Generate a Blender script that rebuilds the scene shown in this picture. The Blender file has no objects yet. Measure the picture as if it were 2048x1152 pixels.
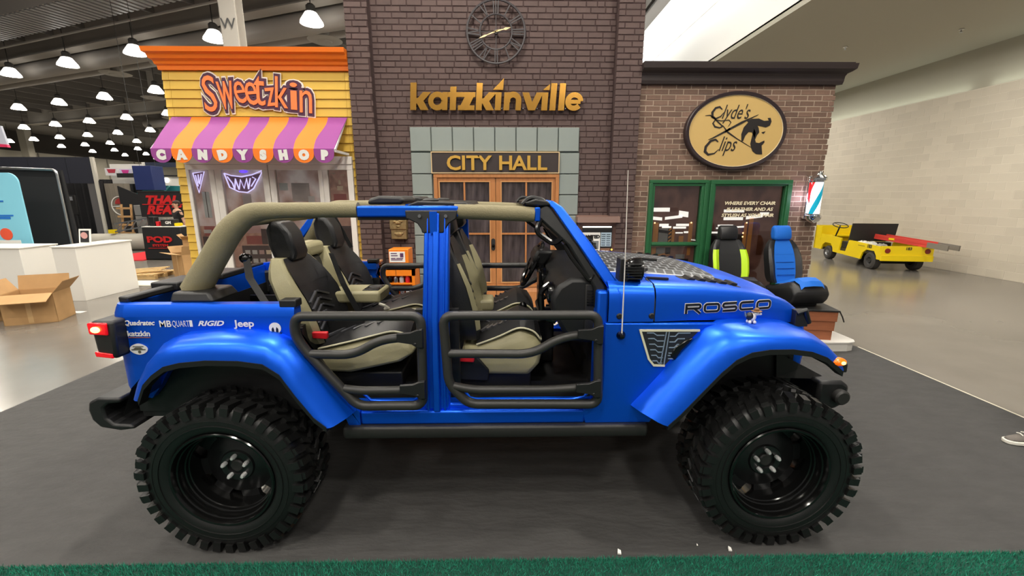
import bpy, bmesh, math, random
from mathutils import Vector, Matrix
random.seed(7)
SC = bpy.context.scene
COL = SC.collection
R = math.radians
# ------------------------------------------------------------------ camera
cd = bpy.data.cameras.new('camera')
cam = bpy.data.objects.new('camera', cd); COL.objects.link(cam)
cd.sensor_width = 36.0; cd.lens = 850.0/2048*36; cd.clip_start = .05; cd.clip_end = 300
cam.location = (0, 0, 1.92)
cam.rotation_euler = (R(90-12.2), 0, R(-1.0))
SC.camera = cam
# ------------------------------------------------------------------ world, exposure
w = bpy.data.worlds.new('hall_ambient'); SC.world = w; w.use_nodes = True
w.node_tree.nodes['Background'].inputs[0].default_value = (1.0, .97, .93, 1)
w.node_tree.nodes['Background'].inputs[1].default_value = .225
SC.view_settings.view_transform = 'Standard'; SC.view_settings.look = 'None'
SC.view_settings.gamma = 1; SC.view_settings.use_curve_mapping = False
SC.view_settings.exposure = 0.0
# lamp grid of the hall (rows run along U, rows step along V); the lamps above the booth carry real lights
U = Vector((-.9337, .358, 0)); V = Vector((.358, .9337, 0)); LZ = 8.0
LAMPS = []
for r, (v, u0) in enumerate([(-12, 1.5), (-7, 3.4), (-2, .6), (3.3, 2.2), (8.4, 3.1), (13.4, 12.49-4.92*4), (18.3, 29.19-4.92*6), (23.4, 41.3-4.92*7),
                             (28.4, 47-4.92*7), (33.4, 53-4.92*8), (38.5, 57-4.92*8), (43.5, 64-4.92*8), (49, 66-4.92*8), (55, 70-4.92*8), (62, 74-4.92*8)]):
    for i in range(-2 if r < 5 else 0, 22):
        p = U*(u0+4.92*i)+V*v; p.z = LZ
        LAMPS.append(p)
def hall_light(p, power):
    l = bpy.data.lights.new('high_bay_light', 'AREA'); l.shape = 'DISK'; l.size = .7; l.energy = power; l.color = (1, .962, .9)
    o = bpy.data.objects.new('high_bay_light', l); COL.objects.link(o); o.location = (p[0], p[1], p[2]-.12)
LIGHT_POWER = 188
for p in LAMPS:
    if (p.x-.0)**2+(p.y-2)**2 < 12.5**2 and p.x < 6.5: hall_light(p, LIGHT_POWER)
    elif -23 < p.x < -5 and 7 < p.y < 25: hall_light(p, 95)
for y in (9, 16, 23): hall_light((9.2, y, 5.5), 125)           # area lights below the low side aisle ceiling, no fixture modelled
for y in (6.5, 13.5, 20.5, 27.5, 34.5):                      # unseen fill lights added to brighten the clerestory wall
    l = bpy.data.lights.new('clerestory_fill', 'AREA'); l.shape = 'RECTANGLE'; l.size = .25; l.size_y = 6.5; l.energy = 150; l.color = (1, .99, .95)
    o = bpy.data.objects.new('clerestory_fill', l); COL.objects.link(o); o.location = (5.9, y, 9.2); o.rotation_euler = (0, R(-62), 0)
# ------------------------------------------------------------------ materials
def S(r, g, b):
    f = lambda c: (c/255/12.92) if c/255 <= .04045 else ((c/255+.055)/1.055)**2.4
    return (f(r), f(g), f(b), 1)
MATS = {}
def mat(name, col, rough=.5, metal=0, var=0, vscale=4, bump=0, bscale=60, emit=0, coat=0, rand=0, spec=.5, stretch=None, sheen=0):
    if name in MATS: return MATS[name]
    m = bpy.data.materials.new(name); m.use_nodes = True
    N = m.node_tree.nodes; L = m.node_tree.links; b = N['Principled BSDF']
    c = S(*col); b.inputs['Base Color'].default_value = c
    b.inputs['Roughness'].default_value = rough; b.inputs['Metallic'].default_value = metal
    b.inputs['Specular IOR Level'].default_value = spec
    if coat: b.inputs['Coat Weight'].default_value = coat; b.inputs['Coat Roughness'].default_value = .25
    if sheen: b.inputs['Sheen Weight'].default_value = sheen
    if emit:
        b.inputs['Emission Color'].default_value = c; b.inputs['Emission Strength'].default_value = emit
    out = None
    if var or bump:
        tc = N.new('ShaderNodeTexCoord'); mp = N.new('ShaderNodeMapping'); L.new(tc.outputs['Object'], mp.inputs[0])
        if stretch: mp.inputs['Scale'].default_value = stretch
    if var:
        n = N.new('ShaderNodeTexNoise'); n.inputs['Scale'].default_value = vscale; n.inputs['Detail'].default_value = 6
        L.new(mp.outputs[0], n.inputs['Vector'])
        mr = N.new('ShaderNodeMapRange'); mr.inputs[1].default_value = .3; mr.inputs[2].default_value = .7
        mr.inputs[3].default_value = 1-var; mr.inputs[4].default_value = 1+var
        L.new(n.outputs[0], mr.inputs[0]); out = mr.outputs[0]
    if rand:
        oi = N.new('ShaderNodeObjectInfo'); ge = N.new('ShaderNodeNewGeometry')
        ad = N.new('ShaderNodeMath'); ad.operation = 'ADD'; L.new(oi.outputs['Random'], ad.inputs[0]); L.new(ge.outputs['Random Per Island'], ad.inputs[1])
        fr = N.new('ShaderNodeMath'); fr.operation = 'FRACT'; L.new(ad.outputs[0], fr.inputs[0])
        m2 = N.new('ShaderNodeMapRange'); m2.inputs[3].default_value = 1-rand; m2.inputs[4].default_value = 1+rand
        L.new(fr.outputs[0], m2.inputs[0])
        if out:
            mu = N.new('ShaderNodeMath'); mu.operation = 'MULTIPLY'; L.new(out, mu.inputs[0]); L.new(m2.outputs[0], mu.inputs[1]); out = mu.outputs[0]
        else: out = m2.outputs[0]
    if out:
        vm = N.new('ShaderNodeVectorMath'); vm.operation = 'SCALE'; vm.inputs[0].default_value = c[:3]
        L.new(out, vm.inputs['Scale']); L.new(vm.outputs[0], b.inputs['Base Color'])
    if bump:
        n2 = N.new('ShaderNodeTexNoise'); n2.inputs['Scale'].default_value = bscale; n2.inputs['Detail'].default_value = 4
        L.new(mp.outputs[0], n2.inputs['Vector'])
        bp = N.new('ShaderNodeBump'); bp.inputs['Strength'].default_value = bump; bp.inputs['Distance'].default_value = .02
        L.new(n2.outputs[0], bp.inputs['Height']); L.new(bp.outputs[0], b.inputs['Normal'])
    MATS[name] = m
    return m
def glass_mat(name, tint=(255, 255, 255), refl=.12):
    m = bpy.data.materials.new(name); m.use_nodes = True
    N = m.node_tree.nodes; L = m.node_tree.links
    for n in list(N): N.remove(n)
    o = N.new('ShaderNodeOutputMaterial'); t = N.new('ShaderNodeBsdfTransparent'); t.inputs[0].default_value = S(*tint)
    g = N.new('ShaderNodeBsdfGlossy'); g.inputs['Roughness'].default_value = .03
    lw = N.new('ShaderNodeLayerWeight'); lw.inputs[0].default_value = .25
    mr = N.new('ShaderNodeMapRange'); mr.inputs[3].default_value = refl; mr.inputs[4].default_value = .8
    mx = N.new('ShaderNodeMixShader'); L.new(lw.outputs['Fresnel'], mr.inputs[0]); L.new(mr.outputs[0], mx.inputs[0])
    L.new(t.outputs[0], mx.inputs[1]); L.new(g.outputs[0], mx.inputs[2]); L.new(mx.outputs[0], o.inputs[0])
    MATS[name] = m; return m
BLUE = mat('satin blue paint', (0, 90, 226), .38, .65, coat=.08)
TAN = mat('tan leather', (152, 145, 112), .5, bump=.12, bscale=220)
TANC = mat('tan canvas padding', (126, 118, 90), .75, bump=.2, bscale=160, var=.06)
BLK = mat('black plastic', (19, 19, 20), .5, bump=.05, bscale=300)
BLKG = mat('gloss black', (8, 8, 9), .2)
RIMB = mat('rim black', (12, 12, 12), .15)
DISC = mat('wheel disc black', (24, 24, 25), .3)
NUT = mat('bright nut', (215, 215, 215), .25, .4)
BLKM = mat('matte black trim', (33, 32, 31), .55)
TUBE = mat('powder coated tube', (42, 41, 39), .45, bump=.04, bscale=400)
LEA = mat('black leather', (27, 27, 29), .42, bump=.12, bscale=200)
RUB = mat('tyre rubber', (19, 19, 19), .42, bump=.06, bscale=150)
CHR = mat('chrome', (225, 225, 225), .12, 1)
SIL = mat('brushed silver', (170, 172, 175), .3, 1)
RED = mat('red plastic', (205, 30, 40), .4)
WHT = mat('white paint', (226, 223, 216), .5)
WHV = mat('white vinyl', (222, 220, 214), .5)
GOLD = mat('brushed gold', (196, 146, 66), .22, .85)
GOLDS = mat('satin gold', (205, 160, 70), .4, .4)
DARKBR = mat('dark brown trim', (48, 38, 36), .5)
WOOD = mat('honey oak wood', (176, 116, 66), .45, var=.12, vscale=5, stretch=(6, 6, .7))
CARD = mat('cardboard', (176, 138, 92), .8, var=.06, vscale=6)
PAPER = mat('paper white', (235, 232, 226), .7)
GLASS = glass_mat('window glass', (235, 235, 235), .06)
# ------------------------------------------------------------------ mesh helpers
class MB:
    def __init__(s): s.v = []; s.f = []; s.m = []; s.mi = 0
    def add(s, vs, fs):
        o = len(s.v); s.v += [Vector(p) for p in vs]
        for f in fs: s.f.append(tuple(i+o for i in f)); s.m.append(s.mi)
        return s
    def box(s, x0, x1, y0, y1, z0, z1):
        return s.add([(x0,y0,z0),(x1,y0,z0),(x1,y1,z0),(x0,y1,z0),(x0,y0,z1),(x1,y0,z1),(x1,y1,z1),(x0,y1,z1)],
                     [(3,2,1,0),(4,5,6,7),(0,1,5,4),(1,2,6,5),(2,3,7,6),(3,0,4,7)])
    def hexa(s, p): return s.add(p, [(3,2,1,0),(4,5,6,7),(0,1,5,4),(1,2,6,5),(2,3,7,6),(3,0,4,7)])
    def obox(s, c, size, M):                      # oriented box
        a, b, d = [q/2 for q in size]; c = Vector(c)
        return s.hexa([c+M@Vector(q) for q in [(-a,-b,-d),(a,-b,-d),(a,b,-d),(-a,b,-d),(-a,-b,d),(a,-b,d),(a,b,d),(-a,b,d)]])
    def bar(s, a, b, wd, ht, upv=(0,0,1)):       # rectangular bar from a to b
        a = Vector(a); b = Vector(b); d = (b-a).normalized(); sd = d.cross(Vector(upv)).normalized(); u = sd.cross(d)
        return s.loft([[p+sd*wd/2*i+u*ht/2*j for i, j in ((-1,-1),(1,-1),(1,1),(-1,1))] for p in (a, b)])
    def loft(s, secs, closed=True, caps=True, ring=False):
        n = len(secs[0]); o = len(s.v)
        for q in secs: s.v += [Vector(p) for p in q]
        k = len(secs)
        for i in range(k if ring else k-1):
            j2 = (i+1) % k
            for j in range(n if closed else n-1):
                s.f.append((o+i*n+j, o+i*n+(j+1)%n, o+j2*n+(j+1)%n, o+j2*n+j)); s.m.append(s.mi)
        if caps and closed and not ring:
            s.f.append(tuple(o+i for i in reversed(range(n)))); s.m.append(s.mi)
            s.f.append(tuple(o+(k-1)*n+i for i in range(n))); s.m.append(s.mi)
        return s
    def tube(s, path, r, n=10, ring=False, caps=True, flat=None):
        P = [Vector(p) for p in path]; k = len(P); rs = r if isinstance(r, (list, tuple)) else [r]*k
        T = []
        for i in range(k):
            a = P[(i-1) % k] if (ring or i > 0) else P[i]; b = P[(i+1) % k] if (ring or i < k-1) else P[i]
            T.append((b-a).normalized())
        u = T[0].orthogonal().normalized(); secs = []
        for i in range(k):
            u = (u-T[i]*u.dot(T[i]));
            if u.length < 1e-6: u = T[i].orthogonal()
            u.normalize(); w_ = T[i].cross(u)
            secs.append([P[i]+(u*math.cos(2*math.pi*j/n)+w_*math.sin(2*math.pi*j/n))*rs[i] for j in range(n)])
        return s.loft(secs, True, caps, ring)
    def lathe(s, prof, c, axis='y', n=32, sgn=1):
        c = Vector(c); secs = []
        for i in range(n):
            a = 2*math.pi*i/n; ca, sa = math.cos(a), math.sin(a); q = []
            for r, h in prof:
                h = h*sgn
                q.append(c+Vector({'y': (r*ca, h, r*sa), 'z': (r*ca, r*sa, h), 'x': (h, r*ca, r*sa)}[axis]))
            secs.append(q)
        return s.loft(secs, False, False, True)
    def prism(s, poly, y0, y1, plane='xz'):       # polygon in xz (or yz / xy) pushed along the third axis
        mp = {'xz': lambda a, b, d: (a, d, b), 'yz': lambda a, b, d: (d, a, b), 'xy': lambda a, b, d: (a, b, d)}[plane]
        n = len(poly)
        return s.add([mp(a, b, y0) for a, b in poly]+[mp(a, b, y1) for a, b in poly],
                     [tuple(range(n)), tuple(reversed(range(n, 2*n)))]+[(i, i+n, (i+1)%n+n, (i+1)%n) for i in range(n)])
    def ell(s, c, rx, ry, rz, nu=16, nv=10, M=None):
        c = Vector(c); o = len(s.v)
        for i in range(nv+1):
            t = math.pi*i/nv
            for j in range(nu):
                p = 2*math.pi*j/nu; q = Vector((rx*math.sin(t)*math.cos(p), ry*math.sin(t)*math.sin(p), rz*math.cos(t)))
                s.v.append(c+(M@q if M else q))
        for i in range(nv):
            for j in range(nu): s.f.append((o+i*nu+j, o+(i+1)*nu+j, o+(i+1)*nu+(j+1)%nu, o+i*nu+(j+1)%nu)); s.m.append(s.mi)
        return s
    def stroke(s, path, wd, y0, y1, closed=False):  # ribbon of width wd along a 2-D xz path, extruded in y
        P = [Vector((a, b)) for a, b in path]; k = len(P); ws = wd if isinstance(wd, (list, tuple)) else [wd]*k
        Lp, Rp = [], []
        for i in range(k):
            a = P[(i-1) % k] if (closed or i > 0) else None; b = P[(i+1) % k] if (closed or i < k-1) else None
            d1 = (P[i]-a).normalized() if a is not None else (b-P[i]).normalized()
            d2 = (b-P[i]).normalized() if b is not None else d1
            n1 = Vector((-d1.y, d1.x)); n2 = Vector((-d2.y, d2.x)); m = (n1+n2)
            m = m.normalized() if m.length > 1e-5 else n1
            l = ws[i]/2/max(.5, m.dot(n1)); Lp.append(P[i]+m*l); Rp.append(P[i]-m*l)
        o = len(s.v)
        for i in range(k):
            for q in (Lp[i], Rp[i]): s.v.append(Vector((q.x, y0, q.y)))
            for q in (Lp[i], Rp[i]): s.v.append(Vector((q.x, y1, q.y)))
        for i in range(k if closed else k-1):
            a = o+4*i; b = o+4*((i+1) % k)
            for f in ((a, a+1, b+1, b), (a+2, b+2, b+3, a+3), (a, b, b+2, a+2), (a+1, a+3, b+3, b+1)): s.f.append(f); s.m.append(s.mi)
        if not closed:
            e = o+4*(k-1); s.f += [(o, o+2, o+3, o+1), (e, e+1, e+3, e+2)]; s.m += [s.mi]*2
        return s
    def mirror(s, yc=2.96):
        q = MB(); q.v = [Vector((p.x, 2*yc-p.y, p.z)) for p in s.v]; q.f = [tuple(reversed(f)) for f in s.f]; q.m = list(s.m); return q
    def merge(s, o):
        k = len(s.v); s.v += o.v; s.f += [tuple(i+k for i in f) for f in o.f]; s.m += o.m; return s
    def xf(s, M, start=0):
        for i in range(start, len(s.v)): s.v[i] = M@s.v[i]
        return s
    def build(s, name, material, parent=None, smooth=False, bev=0, sub=0, seg=2, label=None, cat=None, group=None, kind=None, origin=None, recalc=True):
        if origin is None:
            xs = [p.x for p in s.v]; ys = [p.y for p in s.v]; zs = [p.z for p in s.v]
            origin = Vector(((min(xs)+max(xs))/2, (min(ys)+max(ys))/2, min(zs)))
        origin = Vector(origin)
        me = bpy.data.meshes.new(name); me.from_pydata([p-origin for p in s.v], [], s.f)
        mats = material if isinstance(material, (list, tuple)) else [material]
        for m in mats: me.materials.append(m)
        if len(mats) > 1: me.polygons.foreach_set('material_index', s.m)
        if recalc:
            bm = bmesh.new(); bm.from_mesh(me); bmesh.ops.recalc_face_normals(bm, faces=bm.faces); bm.to_mesh(me); bm.free()
        if smooth or bev:
            me.polygons.foreach_set('use_smooth', [True]*len(me.polygons))
            if not sub: me.set_sharp_from_angle(angle=R(38))
        o = link(name, me, origin, parent)
        if bev:
            b = o.modifiers.new('bevel', 'BEVEL'); b.width = bev; b.segments = seg; b.limit_method = 'ANGLE'; b.angle_limit = R(38); b.harden_normals = False
        if sub: q = o.modifiers.new('sub', 'SUBSURF'); q.levels = q.render_levels = sub
        if label: tag(o, label, cat, group, kind)
        elif kind: o['kind'] = kind
        return o
WL = {}
def link(name, data, origin, parent=None, rot=None):
    o = bpy.data.objects.new(name, data); COL.objects.link(o)
    origin = Vector(origin); WL[o] = origin
    if parent is not None: o.parent = parent; o.location = origin-WL[parent]
    else: o.location = origin
    return o
def tag(o, label, cat=None, group=None, kind=None):
    o['label'] = label
    if cat: o['category'] = cat
    if group: o['group'] = group
    if kind: o['kind'] = kind
    return o
def thing(name, label, cat, loc, group=None):
    return tag(link(name, None, loc), label, cat, group)
def rebase(o, loc, rz):                              # turn a finished thing about its base and set it down at loc
    o.location = loc; o.rotation_euler = (0, 0, rz); return o
def dup(o, loc, rz=0, label=None):
    c = o.copy(); COL.objects.link(c); c.location = loc; c.rotation_euler = (0, 0, rz)
    if label: c['label'] = label
    for ch in list(o.children):
        q = ch.copy(); COL.objects.link(q); q.parent = c
        for g in list(ch.children):
            h = g.copy(); COL.objects.link(h); h.parent = q
    return c
def struct(o): o['kind'] = 'structure'; return o
def fillet(pts, rad, seg=6, closed=False):
    P = [Vector(p) for p in pts]; n = len(P); out = []
    for i in range(n):
        if not closed and i in (0, n-1): out.append(P[i]); continue
        a, b, c = P[i-1], P[i], P[(i+1) % n]; d1 = (a-b); d2 = (c-b)
        t = min(rad, d1.length*.48, d2.length*.48); p = b+d1.normalized()*t; q = b+d2.normalized()*t
        for k in range(seg+1):
            u = k/seg; out.append(p*(1-u)**2+b*2*u*(1-u)+q*u*u)
    return out
def arc(cx, cz, r, a0, a1, n=14, rz=None):
    rz = rz or r
    return [(cx+r*math.cos(R(a0+(a1-a0)*i/n)), cz+rz*math.sin(R(a0+(a1-a0)*i/n))) for i in range(n+1)]
def fit(mb, x0, x1, z0, z1):                      # stretch flat lettering into a box of the xz plane
    a, b, c, d = min(p.x for p in mb.v), max(p.x for p in mb.v), min(p.z for p in mb.v), max(p.z for p in mb.v)
    for p in mb.v: p.x = x0+(p.x-a)*(x1-x0)/(b-a); p.z = z0+(p.z-c)*(z1-z0)/(d-c)
    return mb
def lerp(a, b, t): return a+(b-a)*t
def interp(xs, ys, x):
    if x <= xs[0]: return ys[0]
    for i in range(len(xs)-1):
        if x <= xs[i+1]: return lerp(ys[i], ys[i+1], (x-xs[i])/(xs[i+1]-xs[i]))
    return ys[-1]
def text(s, size, loc, depth=.004, bold=0, shear=0, sx=1, align='CENTER', space=1, rot=0, face='-y'):
    """flat lettering standing in the xz plane (facing -y), returned as an MB; size is the cap height"""
    c = bpy.data.curves.new('t', 'FONT'); c.body = s; c.size = size/.7; c.extrude = depth/2; c.offset = bold; c.shear = shear
    c.align_x = align; c.space_character = space; c.resolution_u = 3
    o = bpy.data.objects.new('t', c); COL.objects.link(o)
    me = o.to_mesh()
    q = MB(); cr, sr = math.cos(rot), math.sin(rot); l = Vector(loc)
    for v in me.vertices:
        x, y, z = v.co.x*sx, v.co.y, v.co.z
        X, Z = x*cr-y*sr, x*sr+y*cr
        if face == '-y': q.v.append(l+Vector((X, -z, Z)))
        elif face == '+x': q.v.append(l+Vector((z, X, Z)))
        elif face == '-x': q.v.append(l+Vector((-z, -X, Z)))
        elif face == 'up': q.v.append(l+Vector((X, Z, z)))
    q.f = [tuple(p.vertices) for p in me.polygons]; q.m = [0]*len(q.f)
    o.to_mesh_clear(); bpy.data.objects.remove(o); bpy.data.curves.remove(c)
    return q
def rect(mb, x0, x1, z0, z1, y, t=.003): return mb.box(x0, x1, y, y+t, z0, z1)
def ring_rect(mb, x0, x1, z0, z1, w_, y0, y1):      # picture-frame of four bars
    mb.box(x0, x1, y0, y1, z1-w_, z1); mb.box(x0, x1, y0, y1, z0, z0+w_)
    mb.box(x0, x0+w_, y0, y1, z0+w_, z1-w_); mb.box(x1-w_, x1, y0, y1, z0+w_, z1-w_); return mb
# ================================================================== the hall
FLOOR = mat('polished concrete', (112, 107, 100), .2, var=.12, vscale=.9, bump=.03, bscale=2.5)
CEILM = mat('dark painted deck', (122, 118, 114), .8)
struct(MB().box(-64, 12.2, -14, 110, -.2, 0).build('floor', FLOOR))
BLOCK = mat('painted block', (190, 181, 164), .6, rand=.06, var=.06, vscale=.7, bump=.08, bscale=40)
JOINT = mat('block joint', (206, 198, 182), .7)
PLAST = mat('pale plaster', (176, 172, 156), .7)
BRIGHT = mat('white clerestory plaster', (250, 249, 244), .6)
def piece_mesh(w_, h, d, ch, m, name):
    a, b = w_/2, h/2
    me = bpy.data.meshes.new(name)
    me.from_pydata([(-a, d, -b), (a, d, -b), (a, d, b), (-a, d, b), (-a, ch, -b), (a, ch, -b), (a, ch, b), (-a, ch, b),
                    (-a+ch, 0, -b+ch), (a-ch, 0, -b+ch), (a-ch, 0, b-ch), (-a+ch, 0, b-ch)], [],
                   [(0, 1, 5, 4), (1, 2, 6, 5), (2, 3, 7, 6), (3, 0, 4, 7), (4, 5, 9, 8), (5, 6, 10, 9), (6, 7, 11, 10), (7, 4, 8, 11), (8, 9, 10, 11)])
    me.materials.append(m); return me
def laid_wall(root, name, cells, yf, d, ch, m, score, limit=300, side=None, jit=.0):
    """cells (x0,x1,z0,z1) of one wall: the ones that show largest become parts, the rest one stuff part"""
    cells = sorted(cells, key=score); cache = {}; rest = MB()
    for i, (x0, x1, z0, z1) in enumerate(cells):
        w_, h = round(x1-x0, 4), round(z1-z0, 4)
        off = random.uniform(-jit, jit)
        if i < limit:
            if (w_, h) not in cache: cache[(w_, h)] = piece_mesh(w_, h, d, ch, m, name)
            c = ((x0+x1)/2, yf+off, (z0+z1)/2)
            if side: c = (yf+off, (x0+x1)/2, (z0+z1)/2)
            o = link(name, cache[(w_, h)], c, root)
            if side: o.rotation_euler = (0, 0, R(-90))
        else:
            k = len(rest.v); a, b = (x0+x1)/2, (z0+z1)/2; y = yf+off
            vs = [(-w_/2, d, -h/2), (w_/2, d, -h/2), (w_/2, d, h/2), (-w_/2, d, h/2), (-w_/2+ch, 0, -h/2+ch), (w_/2-ch, 0, -h/2+ch), (w_/2-ch, 0, h/2-ch), (-w_/2+ch, 0, h/2-ch)]
            fs = [(0, 1, 5, 4), (1, 2, 6, 5), (2, 3, 7, 6), (3, 0, 4, 7), (4, 5, 6, 7)]
            if side: rest.add([(y+p[1], a-p[0], b+p[2]) for p in vs], fs)
            else: rest.add([(a+p[0], y+p[1], b+p[2]) for p in vs], fs)
    if rest.v: rest.build(name+'_courses', m, root, kind='stuff', recalc=False)
def courses(x0, x1, z0, z1, bw, bh, gap, holes=(), irr=0, half=.5):
    out = []; k = 0; z = z0
    while z < z1-.01:
        zt = min(z+bh-gap, z1); x = x0-bw*(half if k % 2 else 0)-(random.uniform(0, irr) if irr else 0)
        while x < x1:
            wv = bw
            if irr and random.random() < .22: wv = bw*random.choice((.5, .75, 1.2))
            segs = [(max(x, x0), min(x+wv-gap, x1))]
            for (hx0, hx1, hz0, hz1) in holes:
                if zt > hz0+.005 and z < hz1-.005:
                    ns = []
                    for a, b in segs:
                        if b <= hx0 or a >= hx1: ns.append((a, b))
                        else:
                            if a < hx0: ns.append((a, hx0))
                            if b > hx1: ns.append((hx1, b))
                    segs = ns
            for a, b in segs:
                if b-a > .02 and zt-z > .02: out.append((round(a, 3), round(b, 3), round(z, 3), round(zt, 3)))
            x += wv
        z += bh; k += 1
    return out
wr = struct(MB().box(11.7035, 12.2, 3, 50, 0, 4.51).build('wall_right', JOINT))
cells = courses(4, 49, .005, 4.505, .4, .2045, .009)
laid_wall(wr, 'block', cells, 11.70, .02, .002, BLOCK, lambda c: (c[0] < 8.9, c[0]), side=1, jit=.001)
struct(MB().box(11.95, 12.3, 3, 50, 4.51, 5.6).build('wall_upper', PLAST))
struct(MB().prism([(12.3, 5.55), (9.3, 5.62), (7.0, 6.28), (7.0, 6.45), (9.3, 5.85), (12.3, 5.8)], 3, 50).build('ceiling_right', PLAST, smooth=True))
struct(MB().box(7.0, 7.2, 3, 50, 6.40, 8.12).build('wall_clerestory', BRIGHT))
struct(MB().box(7.04, 7.2, 3, 50, 8.20, 10.0).build('wall_clerestory_top', BRIGHT))
struct(MB().box(7.15, 7.25, 3, 50, 8.1, 8.22).build('trim_1', mat('shadow gap', (120, 118, 112), .8)))
for y in (4.5, 12, 19.5, 27, 34.5):                  # cove strip lights on the ledge of the block wall
    l = bpy.data.lights.new('cove_light', 'AREA'); l.shape = 'RECTANGLE'; l.size = .1; l.size_y = 7; l.energy = 8; l.color = (.93, 1, .88)
    o = bpy.data.objects.new('cove_light', l); COL.objects.link(o); o.location = (11.83, y+3, 4.54); o.rotation_euler = (R(180), 0, 0)
cs = MB()
for y in (4.5, 12, 19.5, 27, 34.5): cs.box(11.80, 11.86, y-.4, y+6.4, 4.511, 4.53)
struct(cs.build('trim_cove_lamp', mat('cove tube housing', (210, 215, 205), .5)))
for (x, y, z, n) in ((8.9, 12.0, 5.71, 0), (8.4, 9.4, 5.86, 1), (10.3, 10.4, 5.585, 2)):
    t = thing('sprinkler_head', ['small pendant sprinkler in the pale side ceiling, nearest the dark cornice', 'small pendant sprinkler in the middle of the pale side ceiling',
              'small pendant sprinkler nearest the block wall'][n], 'sprinkler', (x, y, z))
    MB().lathe([(0, 0), (.012, 0), (.012, -.05), (.035, -.055), (.035, -.06), (0, -.06)], (x, y, z), 'z', 10).build('head', SIL, t)
    MB().lathe([(0, .004), (.05, .004), (.05, -.008), (0, -.008)], (x, y, z), 'z', 12).build('escutcheon', WHT, t)
# left and back walls
LW = mat('off white hall wall', (196, 192, 180), .7)
struct(MB().box(-62.4, -62, 6, 110, 0, 7.55).build('wall_left', LW))
struct(MB().box(-62.6, -62, 6, 110, 7.55, 10).build('wall_left_upper', mat('dark bulkhead', (70, 66, 62), .85)))
struct(MB().box(-62, 7.2, 109.6, 110, 0, 10).build('wall_back', LW))
struct(MB().box(-64, 7.2, -14, 110, 10, 10.3).build('ceiling', CEILM))
tr = MB()
for k in range(13): tr.box(-61.99, -61.9, 40+k*5, 40.15+k*5, 0, 7.5)
struct(tr.build('trim_2', mat('panel joint', (150, 147, 140), .7)))
def beam_uv(u0, u1, v, z, name, prof, m, **k):       # profile (dv,dz) swept along U at row v
    q = MB(); q.loft([[U*u+V*(v+a)+Vector((0, 0, z+b)) for a, b in prof] for u in (u0, u1)])
    return q.build(name, m, **k)
GIRD = mat('painted steel girder', (160, 154, 147), .6); DUCT = mat('grey duct metal', (168, 162, 156), .55); LITE = mat('pale painted beam', (170, 164, 155), .6)
IB = lambda b, h, t: [(-b, 0), (b, 0), (b, t), (t, t), (t, h-t), (b, h-t), (b, h), (-b, h), (-b, h-t), (-t, h-t), (-t, t), (-b, t)]
for i, (v, z, n) in enumerate([(13.78, 8.75, 'girder over the candy shop roof, nearest of the deep ceiling girders'), (24.7, 8.55, 'deep pale ceiling girder behind the nearest one'), (36, 8.5, 'third deep ceiling girder, far down the hall'), (47.5, 8.4, 'farthest deep ceiling girder above the back of the hall')]):
    tag(beam_uv(-.5 if v < 20 else (4 if v < 30 else 9), 58, v, z, 'ceiling_girder', IB(.28, 1.3, .05), GIRD if i == 0 else LITE), 'grey steel '+n, 'girder', 'ceiling girders')
dt = thing('cable_tray', 'broad ribbed metal duct running across the top left corner of the ceiling', 'duct', U*20+V*11.4+Vector((0, 0, 9.2)))
beam_uv(-1, 50, 11.4, 8.9, 'pan', [(-.75, 0), (.75, 0), (.75, .5), (-.75, .5)], DUCT, parent=dt)
rb = MB()
for k in range(150):
    u = -.9+k*.34; rb.loft([[U*q+V*(11.4+a)+Vector((0, 0, 8.9+b)) for a, b in ((-.74, -.05), (.74, -.05), (.74, 0), (-.74, 0))] for q in (u, u+.17)])
rb.build('rib', mat('galvanised rib', (150, 150, 152), .4, .3), dt)
for i, (v, z, r, lab) in enumerate([(14.6, 8.55, .42, 'thick round grey duct running beside the nearest girder'), (17.2, 9.2, .3, 'slim round duct above the first full row of lamps'), (30.0, 9.0, .4, 'round duct far back above the lamp rows')]):
    q = MB(); q.tube([U*u+V*v+Vector((0, 0, z)) for u in (1 if v < 20 else 6, 20, 50)], r, 16); q.build('round_duct', DUCT, smooth=True, label=lab, cat='duct')
for i, (v, lab) in enumerate([(12.6, 'thin conduit along the upper edge of the nearest girder'), (22.6, 'thin conduit in front of the second girder')]):
    q = MB(); q.tube([U*u+V*v+Vector((0, 0, 8.85)) for u in (2, 50)], .05, 8); q.build('ceiling_conduit', GIRD, smooth=True, label=lab, cat='pipe')
jo = thing('ceiling_joists', 'dark steel joists spanning between the hall girders', 'joists', (-15, 30, 9.4))
for k in range(26):
    u = 4+k*2.46; q = MB(); q.loft([[U*(u+a)+V*v+Vector((0, 0, 9.5+b)) for a, b in ((-.06, 0), (.06, 0), (.06, .5), (-.06, .5))] for v in (4, 58)]); q.build('joist', CEILM, jo)
# flat ring diffusers in the ceiling
DIF = mat('diffuser metal', (176, 172, 166), .5)
for i, (u, v, lab) in enumerate([(28.5, 16.0, 'flat round air diffuser left of the second lamp row'), (24.2, 15.9, 'flat round air diffuser close to the candy shop cornice'), (14.2, 15.9, 'flat round air diffuser above the candy shop cornice'), (33, 20.5, 'flat round air diffuser between the third lamp row lamps'), (40, 26, 'flat round air diffuser far back over the booths')]):
    p = U*u+V*v; t = thing('air_diffuser', lab, 'diffuser', (p.x, p.y, 8.3), 'round ceiling diffusers')
    MB().lathe([(0, -.02), (.25, -.02), (.3, .02), (.55, .0), (.7, .06), (.55, .1), (.2, .12), (.2, 1.69), (0, 1.69)], (p.x, p.y, 8.3), 'z', 24).build('plate', DIF, t, smooth=True)
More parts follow.
